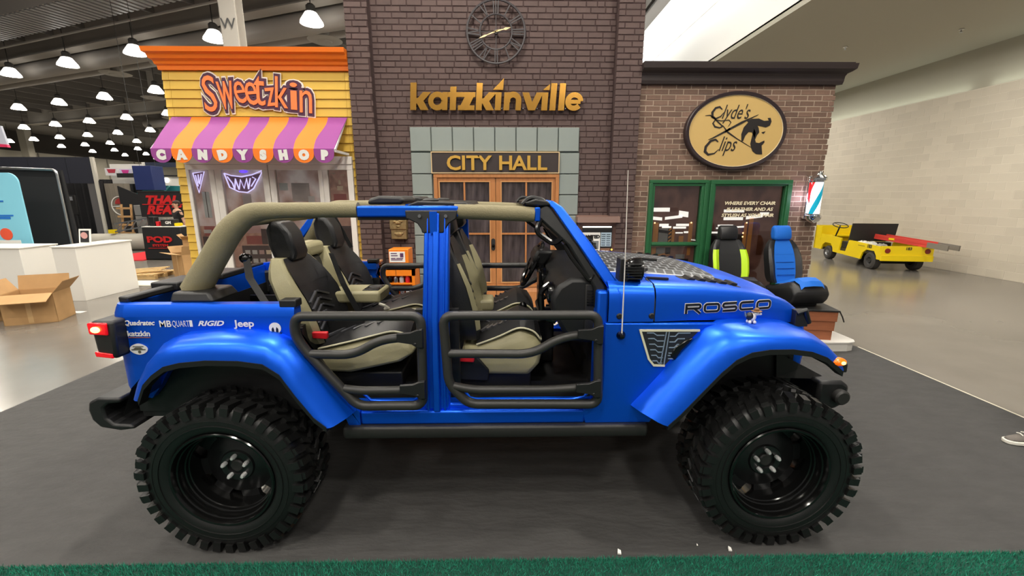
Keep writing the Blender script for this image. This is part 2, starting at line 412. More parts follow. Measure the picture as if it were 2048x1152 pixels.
# lamps
EM = mat('lamp glow', (255, 244, 222), .5, emit=70); HOUS = mat('lamp housing', (70, 68, 66), .5); REFL = mat('lamp reflector', (235, 230, 220), .3, emit=4)  # reflectors emit too, glow added as uplight for the ceiling
proto = None; LG = 'high-bay lamps of the hall'
ORD = ['first', 'second', 'third', 'fourth', 'fifth', 'sixth', 'seventh', 'eighth', 'ninth', 'tenth', 'eleventh', 'twelfth', 'thirteenth', 'fourteenth', 'fifteenth', 'sixteenth', 'seventeenth', 'eighteenth', 'nineteenth', 'twentieth', 'twenty-first', 'twenty-second']
cnt = {}
for p in LAMPS:
    near = (p.x)**2+(p.y-2)**2 < 12.5**2
    if p.x > 6.3 or p.x < -58 or p.y > 90: continue
    if not near and (p.y < 5 or p.x > 1 or abs(math.atan2(p.x, p.y)) > R(56)): continue
    row = round(p.dot(V), 1); rows_ = [13.4, 18.3, 23.4, 28.4, 33.4, 38.5, 43.5, 49, 55, 62]; lab = 'round high-bay lamp hanging overhead above the vehicle booth'
    for k, rv in enumerate(rows_):
        if abs(rv-row) < .2: cnt[k] = cnt.get(k, 0)+1; lab = 'round high-bay lamp, %s from the right in the %s hanging row from the front' % (ORD[cnt[k]-1], ORD[k])
    if proto is None:
        proto = thing('high_bay_lamp', lab, 'lamp', p, LG)
        MB().lathe([(.16, .32), (.2, .3), (.38, .02), (.4, -.06), (.385, -.06), (.19, .27), (.0, .28)], p, 'z', 20).build('reflector', REFL, proto, smooth=True)
        MB().lathe([(0, -.05), (.36, -.05), (.37, -.03), (0, -.03)], p, 'z', 20).build('diffuser', EM, proto)
        MB().lathe([(0, .28), (.16, .3), (.16, .52), (.1, .58), (.0, .58)], p, 'z', 12).build('ballast', HOUS, proto)
        MB().tube([p+Vector((0, 0, .5)), p+Vector((0, 0, 1.98))], .02, 6).build('stem', HOUS, proto)
    else: dup(proto, p, 0, lab)
fill_rail = thing('clerestory_fill_rail', 'added slim fill light rail in front of the bright upper wall', 'lamp', (5.85, 20, 9.25))  # added rail to carry the clerestory fill lights
MB().box(5.8, 5.88, 3.2, 38, 9.25, 9.4).build('housing', HOUS, fill_rail)
for k in range(6): MB().box(5.82, 5.86, 4+k*6.5, 4.04+k*6.5, 9.4, 10).build('hanger', HOUS, fill_rail)
cp = thing('steel_column', 'grey steel column rising to the ceiling behind the candy shop', 'column', (-6.75, 12, 0))
q = MB(); q.prism([(-6.93+a, 12+b) for a, b in IB(.19, .38, .03)], 0, 9.6, 'xy'); q.build('shaft', LITE, cp)
MB().box(-7.15, -6.7, 11.9, 12.5, 0, .04).build('base_plate', LITE, cp)
q = MB(); q.tube([(-7.16, 12.1, 0), (-7.16, 12.1, 8.4), (-7.4, 12.1, 8.7), (-9, 12.5, 8.75)], .035, 8); q.build('conduit', LITE, cp, smooth=True)
text('W', .25, (-6.94, 11.985, 6.05), .004).build('letter', mat('stencil grey', (70, 70, 70), .7), cp)
pc = thing('wall_post', 'pale post against the left hall wall above the black booth', 'column', (-60, 57, 0))
MB().box(-60.4, -59.5, 56.6, 57.4, 0, 10).build('shaft', LW, pc)
# ------------------------------------------------------------------ booth floor
CARP = mat('charcoal carpet', (60, 59, 58), .8, var=.14, vscale=7, bump=.5, bscale=14, stretch=(.7, 1.6, 1))
MB().box(-4.57, 4.57, 1.916, 6.9, .0005, .008).build('booth_carpet', CARP, label='charcoal carpet spread under the blue off-road vehicle', cat='carpet')
MB().box(4.572, 4.592, 1.916, 5.15, .0005, .0095).build('carpet_edge_tape', mat('pale edge tape', (205, 198, 180), .6), label='pale strip of tape along the right edge of the charcoal carpet', cat='tape')
pf = thing('stage_platform', 'low white platform under the three shop fronts', 'platform', (0, 5.9, 0))
pp = [(-4.45, 6.9), (-4.45, 5.08), (-4.36, 4.99), (4.30, 4.99), (4.39, 5.02), (4.44, 5.1), (4.45, 6.9)]
MB().prism(pp, .009, .115, 'xy').build('riser', mat('platform riser white', (200, 196, 188), .6), pf)
MB().prism([(a*1.003, 5.94+(b-5.94)*1.01) for a, b in pp], .115, .13, 'xy').build('deck', mat('platform deck white', (214, 210, 203), .45), pf)
# green turf along the front edge
GRN = mat('green turf', (30, 126, 100), .85, rand=.35)
tf = thing('green_turf_strip', 'green artificial turf strip in the foreground', 'turf', (0, .3, 0))
MB().box(-4.57, 4.57, -1.5, 1.915, .001, .011).build('backing', mat('turf backing', (12, 62, 50), .95), tf)
rng = random.Random(3); g = MB()
for k in range(46000):
    x = rng.uniform(-3.1, 3.1); y = 1.922-rng.random()**1.5*.42; h = rng.uniform(.012, .028); a = rng.uniform(0, 6.28); b = .0022
    lx, ly = rng.gauss(0, .008), rng.gauss(-.001, .006)
    o = len(g.v); g.v += [Vector((x-b*math.cos(a), y-b*math.sin(a), .009)), Vector((x+b*math.cos(a), y+b*math.sin(a), .009)), Vector((x+lx, y+ly, .009+h))]; g.f.append((o, o+1, o+2))
g.m = [0]*len(g.f); g.build('blades', GRN, tf, kind='stuff', recalc=False)
for i, (x, y, s, lab) in enumerate([(.62, 1.955, .011, 'small torn cream paper scrap at the turf edge under the vehicle'), (1.235, 1.965, .01, 'white paper scrap at the turf edge below the front wheel'), (1.07, 2.0, .004, 'tiny white speck of paper on the charcoal carpet')]):
    q = MB(); q.hexa([(x-s, y-s*.7, .012), (x+s*.8, y-s, .012), (x+s, y+s*.7, .013), (x-s*.5, y+s, .014), (x-s, y-s*.7, .014+s*.9), (x+s*.8, y-s, .014+s*.4), (x+s, y+s*.7, .014+s*.8), (x-s*.5, y+s, .016+s*1.4)])
    q.build('paper_scrap', PAPER, label=lab, cat='paper')
# ================================================================== town hall front
MORT = mat('dark mortar', (64, 46, 44), .9); BRKD = mat('dark brown brick', (88, 70, 66), .75, rand=.1, var=.08, vscale=9, bump=.15, bscale=40)
th = thing('town_hall_front', 'tall dark brick town hall front in the middle of the set', 'facade', (-.1, 6.5, .13))
MB().box(-2.05, 1.84, 6.255, 6.9, .13, 5.5).build('backing_wall', MORT, th)
for x0, x1 in ((-2.055, -1.755), (1.50, 1.845)):
    p = MB().box(x0+.006, x1-.006, 6.125, 6.256, .13, 5.5).build('pilaster', MORT, th)
HOLE = [(-1.305, 1.055, .1, 2.81)]
cl = [c+(6.25,) for c in courses(-1.75, 1.495, .135, 5.45, .198, .0742, .011, HOLE, irr=.03)]
cl += [c+(6.12,) for c in courses(-2.055, -1.755, .135, 5.45, .198, .0742, .011, irr=.02)]
cl += [c+(6.12,) for c in courses(1.50, 1.845, .135, 5.45, .198, .0742, .011, irr=.02)]
cl.sort(key=lambda c: (c[2] < 1.75 or c[2] > 4.35, random.random()*.4+abs(c[2]-2.6)))
for i, yf in enumerate((6.25, 6.12)):
    a = [c[:4] for c in cl[:300] if c[4] == yf]; b = [c[:4] for c in cl[300:] if c[4] == yf]
    laid_wall(th, 'brick', a, yf, .02, .003, BRKD, lambda c: c[2], jit=.002)
    laid_wall(th, 'brick', b, yf, .02, .003, BRKD, lambda c: c[2], limit=0, jit=.002)
TILE = mat('grey green stone tile', (136, 144, 139), .5, rand=.03, var=.03, vscale=3)
MB().box(-1.30, 1.05, 6.24, 6.27, .13, 2.85).build('tile_bed', mat('tile grout', (92, 100, 96), .8), th)
tl = [(-1.303+i*.2948, -1.303+(i+1)*.2948-.012, 2.533, 2.85) for i in range(8)]
for i in range(9): tl += [(-1.303, -1.022, 2.52-(i+1)*.288, 2.52-i*.288-.012), (.776, 1.055, 2.52-(i+1)*.288, 2.52-i*.288-.012)]
for c in tl: link('stone_tile', piece_mesh(c[1]-c[0], max(c[3], .16)-max(c[2], .135), .03, .006, TILE, 'stone_tile'), ((c[0]+c[1])/2, 6.215, (max(c[3], .16)+max(c[2], .135))/2), th)
# sign over the door
sg = thing('door_sign', 'dark sign with gold border reading CITY HALL over the double door', 'sign', (-.125, 6.19, 2.235))
MB().box(-1.015, .767, 6.19, 6.235, 2.238, 2.518).build('panel', mat('sign brown', (52, 42, 40), .45), sg)
ring_rect(MB(), -1.022, .774, 2.232, 2.524, .013, 6.18, 6.235).build('border', mat('pale gold border', (226, 196, 150), .35, .4), sg)
cw = {'C': .19, 'I': .09, 'T': .17, 'Y': .17, 'H': .2, 'A': .19, 'L': .15, ' ': .11}; x = -.80
for ch in 'CITY HALL':
    if ch != ' ': text(ch, .188, (x+cw[ch]/2, 6.172, 2.282), .02, bold=.006, sx=1.08).build('letter', GOLDS, sg)
    x += cw[ch]*.985
# double door
dd = thing('double_door', 'honey oak double door with gridded dark panes under the door sign', 'door', (-.11, 6.22, .13))
ring_rect(MB(), -.998, .776, .06, 2.225, .05, 6.19, 6.25).build('frame', WOOD, dd, bev=.004)
PANE = mat('dark wrinkled pane', (70, 62, 62), .12, var=.6, vscale=3, stretch=(5, 5, .8), bump=.12, bscale=9)  # vertical noise paints pale reflection streaks into the pane colour
for (a, b) in ((-.946, -.128), (-.122, .724)):
    g0, g1 = (-.916, -.212) if a < -.5 else (-.041, .674)
    lf = MB().box(a, b, 6.21, 6.245, .14, .669)
    lf.box(a, b, 6.21, 6.245, 2.117, 2.175); lf.box(a, g0, 6.21, 6.245, .669, 2.117); lf.box(g1, b, 6.21, 6.245, .669, 2.117)
    lf = lf.build('door_leaf', WOOD, dd, bev=.003)
    mid = (g0+g1)/2-.004 if a < -.5 else .311
    for zz in ((.669, 1.379), (1.393, 2.117)):
        for xx in ((g0, mid-.008), (mid+.008, g1)): MB().box(xx[0], xx[1], 6.222, 6.232, zz[0], zz[1]).build('pane', PANE, lf)
    mu = MB().box(mid-.012, mid+.012, 6.205, 6.23, .669, 2.117); mu.box(g0, g1, 6.206, 6.23, 1.373, 1.398); mu.build('muntin', WOOD, lf)
    ring_rect(MB(), g0-.012, g1+.012, .657, 2.129, .014, 6.2, 6.215).build('glazing_bead', mat('light oak bead', (200, 146, 92), .45), lf)
    pn = MB(); pn.hexa([(g0-.01, 6.21, .2), (g1+.01, 6.21, .2), (g1+.01, 6.21, .577), (g0-.01, 6.21, .577), (g0+.04, 6.19, .26), (g1-.04, 6.19, .26), (g1-.04, 6.19, .52), (g0+.04, 6.19, .52)]); pn.build('raised_panel', WOOD, lf)
    MB().box(a, b, 6.195, 6.212, .60, .63).build('ledge', WOOD, lf)
hd = MB().prism(arc(-.165, 1.29, .028, 0, 180, 8)+arc(-.165, 1.17, .028, 180, 360, 8), 6.196, 6.209).build('handle_plate', BLKM, dd)
MB().lathe([(0, 0), (.022, .004), (.026, .02), (.012, .035), (.01, .05)], (-.165, 6.15, 1.215), 'y', 14).build('knob', BLKG, hd, smooth=True)
# gold lettering
KM = lambda x, h: (-1.28+(x+h*.06-463)*.002082, 3.065+h*.00198)
kt = thing('gold_lettering', 'row of polished gold letters below the clock on the dark brick', 'sign', (-.1, 6.2, 3.06))
def para(x0, h0, x1, h1, w_): return [(x0-w_/2, h0), (x0+w_/2, h0), (x1+w_/2, h1), (x1-w_/2, h1)]
def stem(x, h, w_=39): return para(x, 0, x, h, w_)
def kk(cx): return [stem(cx, 174), para(cx+26, 42, cx+88, 115, 52), para(cx+74, 0, cx+30, 76, 52)]
def ringp(cx, cy, r, a0, a1): return [(cx+r*math.cos(R(a0+(a1-a0)*i/22)), cy+r*math.sin(R(a0+(a1-a0)*i/22))) for i in range(23)]
KL = [(kk(484), []), ([stem(689, 115, 34)], [(ringp(640, 58, 43, 0, 360), .068)]), ([stem(742, 150, 40), para(745, 84, 747, 115, 78)], []),
      ([para(833, 84, 833, 115, 106), para(806, 0, 860, 115, 58), para(829, 0, 829, 31, 108)], []), (kk(911), []), ([stem(1036, 115)], []),
      ([stem(1092, 115, 37)], [([(1098, 50)]+ringp(1132, 64, 37, 168, 0)+[(1169, 0)], .074)]), ([para(1257, 0, 1212, 115, 44), para(1257, 0, 1306, 115, 44)], []),
      ([stem(1340, 115)], []), ([stem(1394, 174)], []), ([stem(1451, 174)], []), ([], [(ringp(1533, 58, 43, 2, 322), .066), ([(1494, 56), (1575, 56)], .05)])]
for i, (polys, strokes) in enumerate(KL):
    q = MB()
    for j, pl in enumerate(polys): q.prism([KM(*p) for p in pl], 6.18+j*.0004, 6.215)
    for j, (pts, w_) in enumerate(strokes): q.stroke([KM(*p) for p in pts], w_, 6.1795+j*.0004, 6.215)
    if i == 5: q.prism([KM(998, 131), KM(1064, 131), KM(1066, 205)], 6.18, 6.215)
    if i == 8: q.prism([KM(1322, 131), KM(1366, 131), KM(1368, 170)], 6.18, 6.215)
    q.build('letter', GOLD, kt)
sp = MB()
for i in range(24): sp.box(-1.2+i*.097, -1.19+i*.097, 6.21, 6.25, 3.09, 3.1)
sp.build('standoff', SIL, kt)
# clock
CB = mat('clock iron', (66, 61, 63), .5); cx, cz = -.103, 4.04
ck = thing('wall_clock', 'large round black iron skeleton clock with roman numerals', 'clock', (cx, 6.2, cz-.39))
for r, t in ((.383, .015), (.212, .012)):
    MB().tube([(a, 6.205, b) for a, b in arc(cx, cz, r, 0, 352.5, 47)], t, 6, ring=True).build('ring', CB, ck, smooth=True)
for k in range(12):
    n = [3, 1, 2, 3, 3, 1, 2, 3, 4, 3, 1, 2][k]; q = MB(); a = R(90-30*k)
    for j in range(n):
        off = (j-(n-1)/2)*.026; t = Vector((-math.sin(a), 0, math.cos(a))); d = Vector((math.cos(a), 0, math.sin(a))); c = Vector((cx, 6.205, cz))
        tilt = .012*(-1)**j if k in (4, 5, 7, 9, 10, 11) else 0
        q.bar(c+d*.215+t*(off+tilt), c+d*.375+t*(off*1.3-tilt), .014, .014, (0, 1, 0))
    q.build('numeral', CB, ck)
q = MB()
for k in range(4):
    a = R(90*k); q.bar((cx, 6.206, cz), (cx+.215*math.cos(a), 6.206, cz+.215*math.sin(a)), .008, .008, (0, 1, 0))
q.build('spoke', CB, ck); MB().lathe([(0, -.02), (.03, -.02), (.03, .02)], (cx, 6.205, cz), 'y', 16).build('hub', CB, ck)
for L_, an, w_ in ((.20, 13, .022), (.245, 201, .016)):
    d = Vector((math.cos(R(an)), 0, math.sin(R(an)))); t = Vector((-d.z, 0, d.x)); c = Vector((cx, 6.176, cz))
    q = MB(); pts = [c-d*.04, c+t*w_*.5, c+d*L_*.5+t*w_*.2, c+d*L_*.66+t*w_*.7, c+d*L_, c+d*L_*.66-t*w_*.7, c+d*L_*.5-t*w_*.2, c-t*w_*.5]
    q.prism([(p.x, p.z) for p in pts], 6.174, 6.18); q.build('hand', mat('pale gold hand', (236, 208, 150), .3, .5), ck)
# brass letter box, notice case, orange cabinet
BRASS = mat('antique brass', (150, 128, 88), .4, .6, var=.2, vscale=30, bump=.3, bscale=60)
mb_ = thing('mail_box', 'embossed antique brass mail box on the dark brick left of the double door', 'mailbox', (-1.515, 6.15, 1.31))
MB().box(-1.628, -1.405, 6.15, 6.25, 1.312, 1.60).build('body', BRASS, mb_, bev=.01)
MB().box(-1.635, -1.398, 6.13, 6.25, 1.455, 1.612).build('lid', BRASS, mb_, bev=.008)
q = MB(); [q.ell((-1.515+dx, 6.128, 1.55+dz), a, .02, b) for dx, dz, a, b in ((0, .0, .05, .03), (-.045, .015, .03, .015), (.04, .02, .035, .014), (0, -.05, .028, .016), (.02, .028, .02, .015))]; q.build('emblem', BRASS, mb_, smooth=True)
q = MB(); [q.ell((-1.515+dx, 6.148, 1.385+dz), a, .012, b) for dx, dz, a, b in ((0, .0, .06, .03), (-.05, .01, .02, .014), (.05, .01, .02, .014))]; q.build('relief', BRASS, mb_, smooth=True)
nb = thing('notice_case', 'lit brown notice case with a WANTED poster right of the double door', 'notice case', (1.32, 6.1, .9))
BRNP = mat('brown painted wood', (88, 62, 54), .5)
MB().box(1.06, 1.60, 6.12, 6.25, .60, 1.56).build('case', BRNP, nb, bev=.006)
q = MB(); q.hexa([(1.03, 6.02, 1.555), (1.63, 6.02, 1.555), (1.63, 6.25, 1.555), (1.03, 6.25, 1.555), (1.03, 6.04, 1.635), (1.63, 6.04, 1.635), (1.63, 6.25, 1.65), (1.03, 6.25, 1.65)]); q.build('hood', mat('brown painted hood', (120, 92, 82), .5), nb)
MB().box(1.12, 1.545, 6.108, 6.122, .90, 1.50).build('board', mat('black board', (22, 20, 22), .6), nb)
MB().box(1.12, 1.53, 6.09, 6.105, 1.482, 1.497).build('lamp_tube', mat('tube light', (255, 250, 240), .5, emit=4), nb)
MB().box(1.06, 1.375, 6.1, 6.106, .98, 1.41).build('poster', PAPER, nb)
INK = mat('black ink', (30, 30, 32), .6); DIM = mat('print grey', (120, 124, 128), .6); SKY = mat('pale blue paper', (176, 196, 210), .6)
text('WANTED', .044, (1.225, 6.098, 1.33), .003, bold=.004, sx=1.05).build('poster_text', INK, nb)
q = MB(); rect(q, 1.10, 1.20, 1.17, 1.29, 6.0985, .002); rect(q, 1.24, 1.355, 1.17, 1.29, 6.0985, .002); rect(q, 1.14, 1.36, 1.02, 1.14, 6.0985, .002); q.build('poster_photo', DIM, nb)
q = MB(); q.prism(arc(1.297, 1.245, .022, 0, 360, 12)[:-1], 6.0965, 6.098); q.prism([(1.26, 1.17), (1.335, 1.17), (1.32, 1.225), (1.275, 1.225)], 6.0965, 6.098); q.prism(arc(1.15, 1.245, .02, 0, 360, 12)[:-1], 6.0965, 6.098); q.prism([(1.115, 1.17), (1.185, 1.17), (1.17, 1.22), (1.13, 1.22)], 6.0965, 6.098); q.build('poster_figure', INK, nb)
MB().box(1.385, 1.535, 6.1, 6.106, 1.21, 1.41).build('notice_sheet', SKY, nb)
q = MB()
for i in range(6):
    for j in range(2): rect(q, 1.395+j*.07, 1.45+j*.07, 1.225+i*.03, 1.237+i*.03, 6.098, .002)
q.build('notice_print', mat('print slate', (70, 84, 98), .6), nb)
MB().box(1.385, 1.52, 6.1, 6.106, .95, 1.185).build('price_sheet', mat('brown printed sheet', (126, 92, 74), .6), nb)
q = MB()
for i in range(5): rect(q, 1.40, 1.45, .965+i*.042, .985+i*.042, 6.098, .002); rect(q, 1.46, 1.5, .97+i*.042, .98+i*.042, 6.098, .002)
q.build('price_print', PAPER, nb)
MB().ell((1.545, 6.09, 1.165), .013, .01, .013, 10, 8).build('indicator_lamp', mat('amber glow', (255, 180, 70), .4, emit=3), nb)
ORG = mat('orange enamel', (238, 130, 26), .4)
oc = thing('orange_tool_cabinet', 'orange tool cabinet with open shelves behind the far rear tube door', 'cabinet', (-1.45, 5.75, .13))
q = MB(); q.box(-1.70, -1.20, 5.6, 5.64, .88, 1.0); q.box(-1.70, -1.66, 5.6, 5.95, .13, 1.0); q.box(-1.24, -1.20, 5.6, 5.95, .13, 1.0); q.box(-1.70, -1.20, 5.92, 5.95, .13, 1.0); q.box(-1.70, -1.20, 5.6, 5.95, .96, 1.0); q.box(-1.70, -1.20, 5.6, 5.95, .13, .45); q.build('carcass', ORG, oc)
for z in (.60, .76): MB().box(-1.66, -1.24, 5.61, 5.93, z, z+.02).build('shelf', ORG, oc)
MB().box(-1.45, -1.446, 5.596, 5.6, .885, .96).build('door_gap', INK, oc)
k = 0
for z in (.62, .78):
    for i in range(5):
        k += 1; x = -1.63+i*.08; m = [RED, SIL, BLKG, SIL, mat('light grey plastic', (190, 190, 192), .4)][(i+(z > .7)) % 5]
        q = MB(); q.lathe([(0, 0), (.03, 0), (.032, .06), (.02, .085), (.014, .10), (0, .10)], (x, 5.66, z), 'z', 12)
        q.build('small_tin', m, smooth=True, label=('%s tin, %s from the left on the %s shelf of the orange cabinet' % (['red', 'silver', 'black', 'silver', 'grey'][(i+(z > .7)) % 5], ORD[i], 'upper' if z > .7 else 'lower')), cat='tin', group='tins in the orange cabinet')
cbx = thing('orange_carton', 'orange carton with a white printed label on top of the tool cabinet', 'box', (-1.40, 5.7, 1.0))
MB().box(-1.53, -1.27, 5.6, 5.86, 1.0, 1.235).build('carton', ORG, cbx, bev=.006)
MB().box(-1.52, -1.315, 5.594, 5.6, 1.065, 1.205).build('label_sheet', PAPER, cbx)
q = MB(); [rect(q, -1.50+a, -1.50+b, z, z+.012, 5.592, .002) for a, b, z in ((0, .08, 1.175), (0, .09, 1.145), (0, .06, 1.11), (.07, .16, 1.11), (0, .15, 1.09))]; rect(q, -1.38, -1.335, 1.13, 1.185, 5.592, .002); q.build('label_print', mat('plum ink', (90, 50, 90), .6), cbx)
bxx = thing('brown_bench', 'low pinkish brown wooden box in front of the candy shop corner', 'box', (-1.85, 5.7, .13))
MB().box(-2.15, -1.72, 5.5, 5.9, .13, 1.03).build('body', mat('pinkish wood', (168, 118, 92), .6, var=.1, vscale=6, stretch=(1, 1, 5)), bxx, bev=.005)
MB().box(-2.17, -1.70, 5.48, 5.92, 1.03, 1.055).build('top', mat('pinkish wood light', (196, 150, 112), .55), bxx, bev=.004)
# ================================================================== candy shop front
YEL = mat('yellow clapboard', (212, 172, 66), .6, rand=.025, var=.03, vscale=3); ORC = mat('orange cornice paint', (236, 116, 18), .42)
cs_ = thing('candy_shop_front', 'yellow clapboard candy shop front with a striped awning', 'facade', (-3.3, 6.5, .13))
q = MB(); q.box(-4.545, -2.06, 6.32, 6.9, .13, 3.6); q.box(-4.545, -2.06, 6.215, 6.32, 2.45, 3.6); q.box(-4.545, -4.40, 6.215, 6.32, .13, 2.45); q.box(-2.11, -2.06, 6.215, 6.32, .13, 2.45)
q.build('backing_wall', mat('yellow backing', (176, 144, 58), .7), cs_)
def plank(x0, x1, z0, z1):
    q = MB(); q.hexa([(x0, 6.19, z0), (x1, 6.19, z0), (x1, 6.215, z0), (x0, 6.215, z0), (x0, 6.207, z1), (x1, 6.207, z1), (x1, 6.215, z1), (x0, 6.215, z1)]); return q
z = 3.545
while z > .2:
    z0 = max(z-.1135, .135); 
    for a, b in ((-4.548, -4.462), (-4.459, -2.135), (-2.132, -2.06)):
        if b-a > 1 and z0 < 2.42: continue
        if b-a < 1 and z0 < 2.42: a, b = (-4.548, -4.402) if a < -3 else (-2.108, -2.06)
        plank(a, b, z0, z-.003).build('clapboard', YEL, cs_)
    z -= .1135
q = MB(); pr = [(6.21, 3.55), (6.17, 3.55), (6.165, 3.60), (6.14, 3.615), (6.13, 3.65), (6.09, 3.67), (6.07, 3.72), (6.03, 3.735), (6.02, 3.79), (6.21, 3.79)]
q.loft([[(-4.555-max(0, 6.19-y)*.55, y, z) for y, z in pr], [(-2.06, y, z) for y, z in pr]]); q.build('cornice', ORC, cs_)
# awning
PUR = mat('purple awning cloth', (142, 62, 136), .7); ORA = mat('orange awning cloth', (240, 122, 22), .7)
N9 = 9; AX0, AX1, BX0, BX1 = -4.488, -2.134, -4.468, -2.168
for i in range(N9):
    def edge(k):
        out = []
        for j in range(9):
            t = j/8; wob = .022*math.sin(t*2*math.pi)*(0 if k in (0, N9) else 1)
            out.append(Vector((lerp(lerp(AX0, AX1, k/N9), lerp(BX0, BX1, k/N9), t)+wob, lerp(6.18, 5.70, t), lerp(2.965, 2.505, t)+.012*math.sin(math.pi*t))))
        return out
    L_, Rr = edge(i), edge(i+1); q = MB(); up = Vector((0, .006, -.006))
    q.loft([[a, b, b+up, a+up] for a, b in zip(L_, Rr)]); st = q.build('awning_stripe', [PUR, ORA][i % 2], cs_, smooth=True)
    x0, x1 = L_[-1].x, Rr[-1].x; xm = (x0+x1)/2; hw = (x1-x0)/2
    pl = [(x0, 2.51), (x1, 2.51), (x1, 2.46)]+[(xm+hw*math.cos(R(a)), 2.45-.115*math.sin(R(a))) for a in range(15, 180, 15)]+[(x0, 2.46)]
    MB().prism(pl, 5.694, 5.70).build('valance_scallop', [PUR, ORA][i % 2], cs_)
    text('CANDYSHOP'[i], .098, (xm+random.uniform(-.006, .006), 5.69, 2.385), .003, bold=.016, rot=R([0, 3, -4, 8, 2, -3, 4, 0, -2][i])).build('awning_letter', WHV, cs_)
q = MB()
for x in (-4.465, -2.165):
    q.bar((x, 5.715, 2.495), (x, 6.19, 2.95), .03, .03); q.bar((x, 5.715, 2.485), (x, 6.19, 2.485), .03, .03); q.bar((x, 6.185, 2.47), (x, 6.185, 2.95), .03, .03)
q.bar((-4.47, 5.715, 2.49), (-2.165, 5.715, 2.49), .025, .025); q.build('awning_frame', WHT, cs_)
# shop window of four panes over a printed interior
FRM = mat('off white frame', (220, 214, 206), .55)
def print_mat(name, cols, scale, seedv=0):
    m = bpy.data.materials.new(name); m.use_nodes = True; N = m.node_tree.nodes; L = m.node_tree.links; b = N['Principled BSDF']; b.inputs['Roughness'].default_value = .5
    tc = N.new('ShaderNodeTexCoord'); mp = N.new('ShaderNodeMapping'); mp.inputs['Location'].default_value = (seedv, seedv, seedv); mp.inputs['Scale'].default_value = (1, 1, .8); L.new(tc.outputs['Object'], mp.inputs[0])
    v = N.new('ShaderNodeTexVoronoi'); v.inputs['Scale'].default_value = scale; v.feature = 'SMOOTH_F1'; L.new(mp.outputs[0], v.inputs['Vector'])
    n = N.new('ShaderNodeTexNoise'); n.inputs['Scale'].default_value = scale*.7; n.inputs['Detail'].default_value = 5; L.new(mp.outputs[0], n.inputs['Vector'])
    ad = N.new('ShaderNodeMath'); ad.operation = 'MULTIPLY_ADD'; L.new(v.outputs['Distance'], ad.inputs[0]); ad.inputs[1].default_value = .55; L.new(n.outputs[0], ad.inputs[2])
    cr = N.new('ShaderNodeValToRGB'); L.new(ad.outputs[0], cr.inputs[0]); e = cr.color_ramp.elements
    for i, c in enumerate(cols):
        pos = .42+.5*i/(len(cols)-1)
        if i < 2: e[i].position = pos; e[i].color = S(*c)
        else: q_ = e.new(pos); q_.color = S(*c)
    L.new(cr.outputs[0], b.inputs['Base Color']); L.new(cr.outputs[0], b.inputs['Emission Color']); b.inputs['Emission Strength'].default_value = .2; return m   # glow put into the print so the windows look lit from within
BR1 = print_mat('sweet shop print', [(140, 98, 84), (178, 138, 122), (200, 168, 156), (216, 194, 186), (236, 222, 214)], 5)
BR2 = print_mat('sweet shop print deep', [(108, 70, 58), (150, 104, 84), (186, 140, 116), (168, 120, 100)], 9, 3)
PANES = [(-4.356, -4.088), (-3.923, -3.358), (-3.185, -2.589), (-2.458, -2.187)]
pr_ = MB(); pr_.box(-4.395, -2.115, 6.21, 6.228, .14, 2.44)
def prect(mi, x0, x1, z0, z1, k=1): pr_.mi = mi; rect(pr_, x0, x1, z0, z1, 6.21-.002*k, .0015)
PM = [BR1, BR2, mat('print cream', (214, 204, 196), .6), mat('print dark wood', (84, 54, 46), .6), mat('print red', (176, 84, 70), .6), mat('print pink', (206, 160, 150), .6), mat('print olive', (104, 96, 52), .6), mat('print steel', (190, 172, 164), .6), mat('print window', (206, 206, 200), .6), mat('print glow', (255, 226, 190), .6)]
prect(1, -4.36, -4.08, .6, 1.5); prect(8, -4.26, -4.16, 1.62, 1.98, 2); prect(3, -4.215, -4.205, 1.62, 1.98, 3); prect(3, -4.34, -4.1, 1.0, 1.35, 2); prect(4, -4.3, -4.15, 1.36, 1.5, 2); prect(2, -4.31, -4.2, 1.4, 1.45, 3)
prect(1, -3.93, -3.35, .6, 1.45); prect(7, -3.7, -3.58, 1.75, 1.95, 2); prect(4, -3.9, -3.75, 1.6, 1.7, 2)
prect(3, -3.80, -3.36, .66, 1.22, 2)
for i in range(4):
    for j in range(4): prect([2, 5, 9, 2][(i+j) % 4], -3.76+j*.1, -3.69+j*.1, .72+i*.125, .78+i*.125, 3)
prect(4, -3.72, -3.45, 1.24, 1.36, 2); prect(3, -3.50, -3.38, 1.24, 1.46, 3); prect(5, -3.72, -3.5, 1.4, 1.5, 2)
prect(6, -3.30, -3.22, 1.3, 1.65, 3)
prect(1, -3.19, -2.58, .6, 1.3); prect(2, -2.95, -2.7, 1.1, 1.35, 2); prect(3, -2.9, -2.62, .7, 1.05, 3); prect(7, -3.0, -2.75, 1.85, 2.1, 2); prect(2, -2.78, -2.69, 1.76, 1.92, 3); prect(8, -3.17, -3.05, 2.0, 2.1, 2)
prect(1, -2.46, -2.18, .6, 2.28); prect(9, -2.36, -2.28, 2.0, 2.06, 2); prect(9, -2.335, -2.305, 2.08, 2.14, 2); prect(4, -2.42, -2.24, 1.78, 1.95, 2); prect(3, -2.44, -2.2, .9, 1.5, 2); prect(2, -2.4, -2.34, 1.2, 1.35, 3); prect(9, -2.42, -2.37, 2.22, 2.235, 2); prect(9, -2.3, -2.25, 2.2, 2.215, 2)
pr_.build('interior_print', PM, cs_)
xs = [-4.40]+[v for p in PANES for v in p]+[-2.11]
